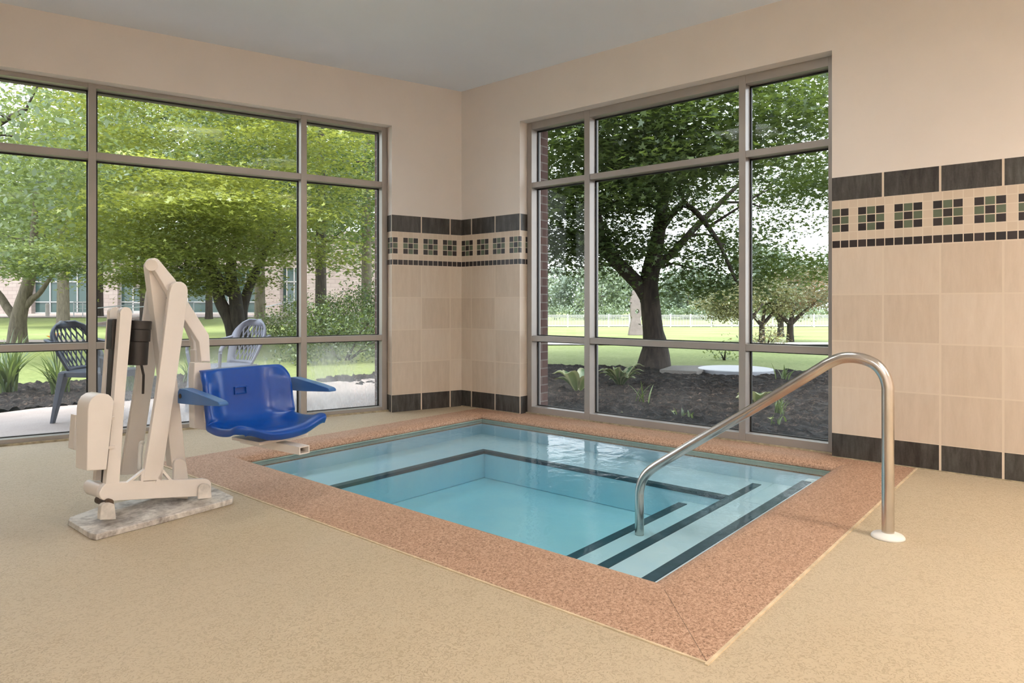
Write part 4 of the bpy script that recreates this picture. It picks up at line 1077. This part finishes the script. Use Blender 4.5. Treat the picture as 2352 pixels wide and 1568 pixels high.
# ---- lilies, grasses and hostas
def blades(name, base, n, length, spread, mat, label, seed, wd=.012, cat='plant', stiff=1.0, flowers=0):
    rg = np.random.default_rng(seed); base = np.array(base); root = empty(name, base)
    V2 = []; F2 = []; Tn = []; seg = 7
    for i in range(n):
        a = rg.uniform(0, 2 * PI); l = length * rg.uniform(.6, 1.1); lean = spread * rg.uniform(.2, 1.0); b0 = rg.normal(0, .035, 2)
        dirv = np.array([math.cos(a), math.sin(a)]); pr_ = np.array([-dirv[1], dirv[0]]); ti = rg.uniform(0, 1)
        for k in range(seg + 1):
            t = k / seg; h_ = l * (t - .55 * lean * t * t * (1 / stiff)); r_ = l * lean * t ** 1.5
            c_ = np.array([b0[0] + dirv[0] * r_, b0[1] + dirv[1] * r_, h_ * .95]); w_ = wd * (1 - t ** 2) * (0.6 + .4 * min(1, t * 4)) + .001
            V2 += [[c_[0] + pr_[0] * w_, c_[1] + pr_[1] * w_, c_[2] + w_ * .5], [c_[0] - pr_[0] * w_, c_[1] - pr_[1] * w_, c_[2] + w_ * .5]]; Tn += [ti, ti]
        q = i * (seg + 1) * 2
        for k in range(seg): F2.append([q + 2 * k, q + 2 * k + 1, q + 2 * k + 3, q + 2 * k + 2])
    fastmesh('blades', np.array(V2), np.array(F2), mat, root, np.array(Tn), smooth=True)
    for i in range(flowers):
        a = rg.uniform(0, 2 * PI); top = np.array([math.cos(a) * .07, math.sin(a) * .07, length * (.95 + .12 * rg.uniform())])
        mb = MB(); mb.tube([(0, 0, 0), tuple(top * .5), tuple(top)], .004, 5)
        fo = mb.build('flower_stalk', M['leaf_green'], root)
        pv = []; pf = []
        for k in range(6):
            b = k * PI / 3; dv = np.array([math.cos(b), math.sin(b), 0]); pv_ = np.array([-dv[1], dv[0], 0])
            q = len(pv); pv += [top, top + dv * .03 + pv_ * .014 + [0, 0, .03], top + dv * .062 + [0, 0, .035], top + dv * .03 - pv_ * .014 + [0, 0, .03]]; pf.append([q, q + 1, q + 2, q + 3])
        fastmesh('flower', np.array(pv), np.array(pf), M['petal'], fo, np.full(len(pv), .7))
    tag(root, label, cat); return root
def gm(px, py, z=0.0): q = onz(px, py, z); return np.array([q[0], q[1], z])
blades('daylily', gm(18, 905), 90, .80, .75, M['blade'], 'arching daylily clump at the left edge of the mulch bed', 91, .012)
blades('daylily', gm(135, 905), 80, .62, .75, M['blade'], 'daylily clump with orange flowers behind the slate blue chair', 92, .011, flowers=3)
blades('ornamental_grass', gm(305, 900), 120, .50, .65, M['blade'], 'fine ornamental grass clump behind the lift motor', 93, .005)
blades('ornamental_grass', gm(440, 880), 90, .45, .65, M['blade'], 'fine ornamental grass tuft behind the lift boom', 94, .005)
def hosta(name, base, n, ln, label, seed, wide=.42):
    rg = np.random.default_rng(seed); base = np.array(base); root = empty(name, base); V2 = []; F2 = []; Tn = []; seg = 8; cols = 6
    for i in range(n):
        a = 2 * PI * i / n + rg.normal(0, .3); l = ln * rg.uniform(.7, 1.15); dirv = np.array([math.cos(a), math.sin(a)]); pr_ = np.array([-dirv[1], dirv[0]]); lift = rg.uniform(.5, 1.1)
        q = len(V2)
        for k in range(seg + 1):
            t = k / seg; r_ = l * (.15 + .85 * t); zc_ = l * lift * (math.sin(min(1, t * 1.15) * PI * .62) * .75); hw = l * wide * .5 * math.sin(max(.02, t) ** .75 * PI) ** .8 if t < 1 else 0
            for c in range(cols + 1):
                s_ = -1 + 2 * c / cols; V2.append([dirv[0] * r_ + pr_[0] * hw * s_, dirv[1] * r_ + pr_[1] * hw * s_, zc_ + abs(s_) * hw * .35 + .02]); Tn.append(.25 + .2 * rg.uniform() if abs(s_) < .6 and t < .85 else .95)
        for k in range(seg):
            for c in range(cols):
                b = q + k * (cols + 1) + c; F2.append([b, b + 1, b + cols + 2, b + cols + 1])
    fastmesh('leaves', np.array(V2), np.array(F2), M['hosta'], root, np.array(Tn), smooth=True)
    tag(root, label, 'plant'); return root
zb = -.12
hosta('hosta', gm(1425, 886, zb), 26, .30, 'bushy hosta clump on the mulch left of the maple trunk', 101, .35)
hosta('hosta', gm(1328, 900, zb), 5, .34, 'cream-edged hosta low in the narrow left pane of the right window', 102, .55)
hosta('hosta', gm(1742, 938, zb), 7, .30, 'cream-edged hosta behind the handrail in the right pane', 103, .6)
blades('young_plant', gm(1475, 928, zb), 9, .32, .9, M['blade'], 'thin arching sprout on the mulch in front of the hosta clump', 104, .010)
blades('young_plant', gm(1790, 952, zb), 16, .26, .7, M['blade'], 'spiky pale sprout on the mulch below the right-hand hosta', 105, .010)
blades('young_plant', gm(1800, 872, zb), 14, .28, .7, M['blade'], 'small leafy weed on the mulch right of the round cover', 106, .016)
blades('young_plant', gm(1570, 960, zb), 9, .12, .9, M['blade'], 'tiny seedling close to the glass below the maple', 107, .012)
blades('young_plant', gm(1795, 976, zb), 7, .12, .9, M['blade'], 'tiny seedling close to the glass at the right pane', 108, .012)
shrub('shrub', gm(1664, 826, -.15), (.14, .14, .16), 7, 40, .06, M['leaf_green'], 'small green sapling at the back of the mulch bed beside the mullion', 109)
shrub('shrub', gm(1762, 800, -.2), (.45, .45, .35), 18, 40, .07, M['leaf_crabred'], 'low reddish plant on the lawn below the small fruit trees', 110)
# covers in the mulch
q = gm(1560, 851, -.09)
mb = MB(); pts4 = [gm(1515, 853, -.09), gm(1600, 857, -.09), gm(1655, 843, -.09), gm(1545, 843, -.09)]
mb.prism([(p[0] - q[0], p[1] - q[1], -.1) for p in pts4], [(p[0] - q[0], p[1] - q[1], .03) for p in pts4]); o = mb.build('paving_slab', M['slab']); o.location = (q[0], q[1], -.09); tag(o, 'flat square concrete slab lying in the mulch bed', 'slab')
q = gm(1690, 849, -.08); mb = MB(); mb.lathe([(.60, -.1), (.60, 0.01), (.57, .018), (.0, .02)], 0, 0, 40); o = mb.build('utility_cover', M['cover']); o.location = (q[0], q[1], -.07); tag(o, 'round pale metal utility cover lying in the mulch bed', 'cover')

# ---- right window: big maple
DM = 12.0; g0 = gp(1500, DM)
TR = [([g0 + np.array([0, 0, -.15]), T(1505, 800, DM), T(1500, 760, DM), T(1494, 700, DM), T(1490, 650, DM), T(1500, 600, DM), T(1512, 540, DM), T(1525, 440, DM), T(1540, 300, DM)], [.36, .23, .18, .17, .165, .155, .12, .10, .06]),
      ([T(1484, 680, DM), T(1468, 655, DM), T(1440, 625, DM - .1), T(1405, 590, DM - .3), T(1385, 560, DM - .4), T(1370, 480, DM - .6), T(1360, 380, DM - .8)], [.13, .125, .12, .11, .09, .07, .04]),
      ([T(1506, 610, DM), T(1545, 580, DM + .2), T(1590, 530, DM + .3), T(1640, 480, DM + .4), T(1720, 400, DM + .5)], [.09, .07, .06, .05, .03]),
      ([T(1512, 540, DM), T(1570, 470, DM - .5), T(1640, 540, DM - .8), T(1690, 645, DM - 1.0)], [.06, .05, .04, .02]),
      ([T(1525, 440, DM), T(1600, 380, DM + 1), T(1700, 330, DM + 1.5)], [.07, .05, .03])]
cl = np.vstack([ell(420, T(1540, 230, DM), (4.8, 4.6, 2.7), 121, .3, zmin=2.7),
                ell(46, T(1300, 470, DM - .6), (1.1, 1.3, 1.0), 122, .2), ell(34, T(1340, 570, DM - .3), (.9, 1.1, .45), 123, .2),
                ell(46, T(1470, 400, DM - .8), (1.2, 1.0, .7), 124, .2), ell(70, T(1640, 270, 8.6), (1.9, 1.4, .75), 129, .2), ell(40, T(1380, 330, 9.2), (1.2, 1.2, .8), 131, .2), ell(30, T(1620, 560, DM), (1.3, 1.2, .6), 125, .2),
                ell(26, T(1800, 480, DM), (1.7, 1.5, .9), 126, .2), ell(14, T(1840, 610, DM - .5), (.9, .9, .30), 127, .2), ell(18, T(1640, 640, DM - .3), (.9, .9, .28), 128, .2)])
tb = np.concatenate([np.full(420, .35), np.full(46, .25), np.full(34, .4), np.full(46, .3), np.full(70, .5), np.full(40, .45), np.full(30, .45), np.full(26, .75), np.full(14, .95), np.full(18, .5)])
pp = np.array([[CX + F * (RM @ q[:2] + TT)[0] / (RM @ q[:2] + TT)[1], HY - F * (q[2] - 1) / (RM @ q[:2] + TT)[1]] for q in cl]); rk = np.random.default_rng(9).uniform(0, 1, len(cl))
keep_ = ~((pp[:, 0] > 1700) & (pp[:, 1] > 300) & (rk < .3)) & ~((pp[:, 0] > 1540) & (pp[:, 0] <= 1700) & (pp[:, 1] > 430) & (rk < .38)) & ~((pp[:, 0] > 1700) & (pp[:, 1] <= 300) & (rk < .2))
cl = cl[keep_]; tb = tb[keep_]
tree('maple_tree', g0, TR, cl, .85, 150, .13, 'maple', M['leaf_dark'], M['bark'], 'large dark green maple with thick leaning trunk in the right window bed', seed=130, tbias=tb, nb=260, flat=.22, tilt=.5, sides=20)
# small fruit trees
def crab(px, D, py_fork, spread, zt, zl, leafm, label, seed, tw=.11, cx_=None):
    g = gp(px, D); cc_ = pd(cx_ or px, D); cc_[2] = (zt + zl) / 2; cl = ell(60, cc_, (spread, spread, (zt - zl) / 2), seed, .25); f_ = pt(px, py_fork, D)
    lim = [([g, (g + f_) / 2, f_], [tw, tw * .8, tw * .75])]
    for a in (-1, .2, 1): lim.append(([f_, f_ + np.array([bx_ax[0] * a * spread * .3, bx_ax[1] * a * spread * .3, .35]), f_ + np.array([bx_ax[0] * a * spread * .75, bx_ax[1] * a * spread * .75, .8])], [tw * .6, tw * .45, tw * .2]))
    tree('crabapple_tree', g, lim, cl, .45, 120, .085, 'oval', leafm, M['bark'], label, 'small fruit trees on the right lawn', seed, nb=60, r0=.02, flat=.5, tilt=.9)
crab(1750, 21, 748, 1.0, 1.85, .75, M['leaf_crab'], 'small yellowish fruit tree with forked trunk just right of the mullion', 141, cx_=1755)
crab(1815, 21.5, 745, 1.25, 2.2, .8, M['leaf_crabred'], 'small reddish fruit tree with two stems in the right pane', 142, cx_=1830, tw=.13)
crab(1793, 26, 742, .7, 1.6, .55, M['leaf_green'], 'small dark fruit tree farther back between the two forked ones', 143, tw=.15)
crab(1712, 20, 752, .8, 1.5, .60, M['leaf_crab'], 'golden-leaved fruit tree left of the mullion, its trunk hidden', 144, cx_=1668)
# sculpture
q = gp(1460, 28.0); sc = empty('stone_sculpture', q, brot); tag(sc, 'pinkish carved totem sculpture with a round hole on the far lawn', 'sculpture')
mb = MB(); mb.prism([(-.30, -.2, 0), (.30, -.2, 0), (.30, .2, 0), (-.30, .2, 0)], [(-.17, -.14, .72), (.17, -.14, .72), (.17, .14, .72), (-.17, .14, .72)]); mb.build('plinth', M['sculpture'], sc, bevel=.02)
mb = MB(); n = 20; R0 = .085
out_ = [(-.21, .70), (.21, .70), (.21, 1.36), (-.21, 1.36)]
ci = [(0.04 + R0 * math.cos(2 * PI * k / n), .98 + R0 * 1.2 * math.sin(2 * PI * k / n)) for k in range(n)]
sq = []
for k in range(n):
    a = 2 * PI * k / n; cxx, czz = math.cos(a), math.sin(a); s_ = 1 / max(abs(cxx), abs(czz)); sq.append((min(.21, max(-.21, cxx * s_ * .21)), 1.03 + czz * s_ * .33))
for y0_, y1_ in ((-.14, .14),):
    vs = [(x, y0_, z) for x, z in sq] + [(x, y0_, z) for x, z in ci] + [(x, y1_, z) for x, z in sq] + [(x, y1_, z) for x, z in ci]; fs = []
    for k in range(n):
        k2 = (k + 1) % n; fs += [(k, k2, n + k2, n + k), (2 * n + k, 3 * n + k, 3 * n + k2, 2 * n + k2), (k, 2 * n + k, 2 * n + k2, k2), (n + k, n + k2, 3 * n + k2, 3 * n + k)]
    mb.add(vs, fs)
mb.build('pierced_block', M['sculpture'], sc)
mb = MB(); mb.prism([(-.24, -.12, 1.34), (.16, -.12, 1.34), (.16, .12, 1.34), (-.24, .12, 1.34)], [(-.12, -.10, 1.85), (.10, -.10, 1.85), (.10, .10, 1.85), (-.12, .10, 1.85)]); mb.build('top_block', M['sculpture'], sc, bevel=.02)
# white fence: sections each between posts
DF = 58.0
fn = empty('white_fence', gp(1550, DF), brot); tag(fn, 'long low white picket fence across the far right lawn', 'fence')
zf = gp(1550, DF)[2]; fp = lambda px: (px - 1550) / F * DF
mb = MB(); mb.box(fp(1020), fp(2000), -.03, .03, .98, 1.04); mb.box(fp(1020), fp(2000), -.03, .03, .12, .17); mb.box(fp(1020), fp(2000), -.03, .03, .84, .88); mb.build('rails', M['fence'], fn)
mb = MB(); x = fp(1020)
while x < fp(2000): mb.box(x, x + .045, -.012, .012, .05, .98); x += .13
mb.build('pickets', M['fence'], fn)['kind'] = 'stuff'
x = fp(1020)
while x < fp(2000): mb = MB(); mb.box(x, x + .11, -.06, .06, -.15, 1.12); mb.build('post', M['fence'], fn); x += 1.75
# far hedge and trees
rgf = np.random.default_rng(5)
labs = ['hazy grey-green tree', 'hazy pale green tree']
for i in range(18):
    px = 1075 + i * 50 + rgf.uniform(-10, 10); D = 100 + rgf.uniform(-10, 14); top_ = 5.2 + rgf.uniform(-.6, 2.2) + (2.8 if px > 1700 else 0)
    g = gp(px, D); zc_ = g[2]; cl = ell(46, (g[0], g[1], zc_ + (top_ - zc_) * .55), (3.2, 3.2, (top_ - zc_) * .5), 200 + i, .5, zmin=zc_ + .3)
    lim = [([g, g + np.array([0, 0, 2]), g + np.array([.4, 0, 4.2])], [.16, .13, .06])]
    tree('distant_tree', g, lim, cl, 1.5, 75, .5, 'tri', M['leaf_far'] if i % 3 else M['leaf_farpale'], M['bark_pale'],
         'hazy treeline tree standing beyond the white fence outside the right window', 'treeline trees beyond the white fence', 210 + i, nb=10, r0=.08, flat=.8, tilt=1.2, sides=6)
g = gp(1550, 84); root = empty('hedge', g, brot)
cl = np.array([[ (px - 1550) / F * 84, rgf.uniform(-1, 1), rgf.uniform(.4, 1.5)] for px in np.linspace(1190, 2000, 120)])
leafcloud('foliage', cl, .8, 70, .28, 'tri', M['leaf_farpale'], root, 300, .8, 1.2, None); tag(root, 'low continuous haze-paled green hedge directly behind the white fence', 'hedge')
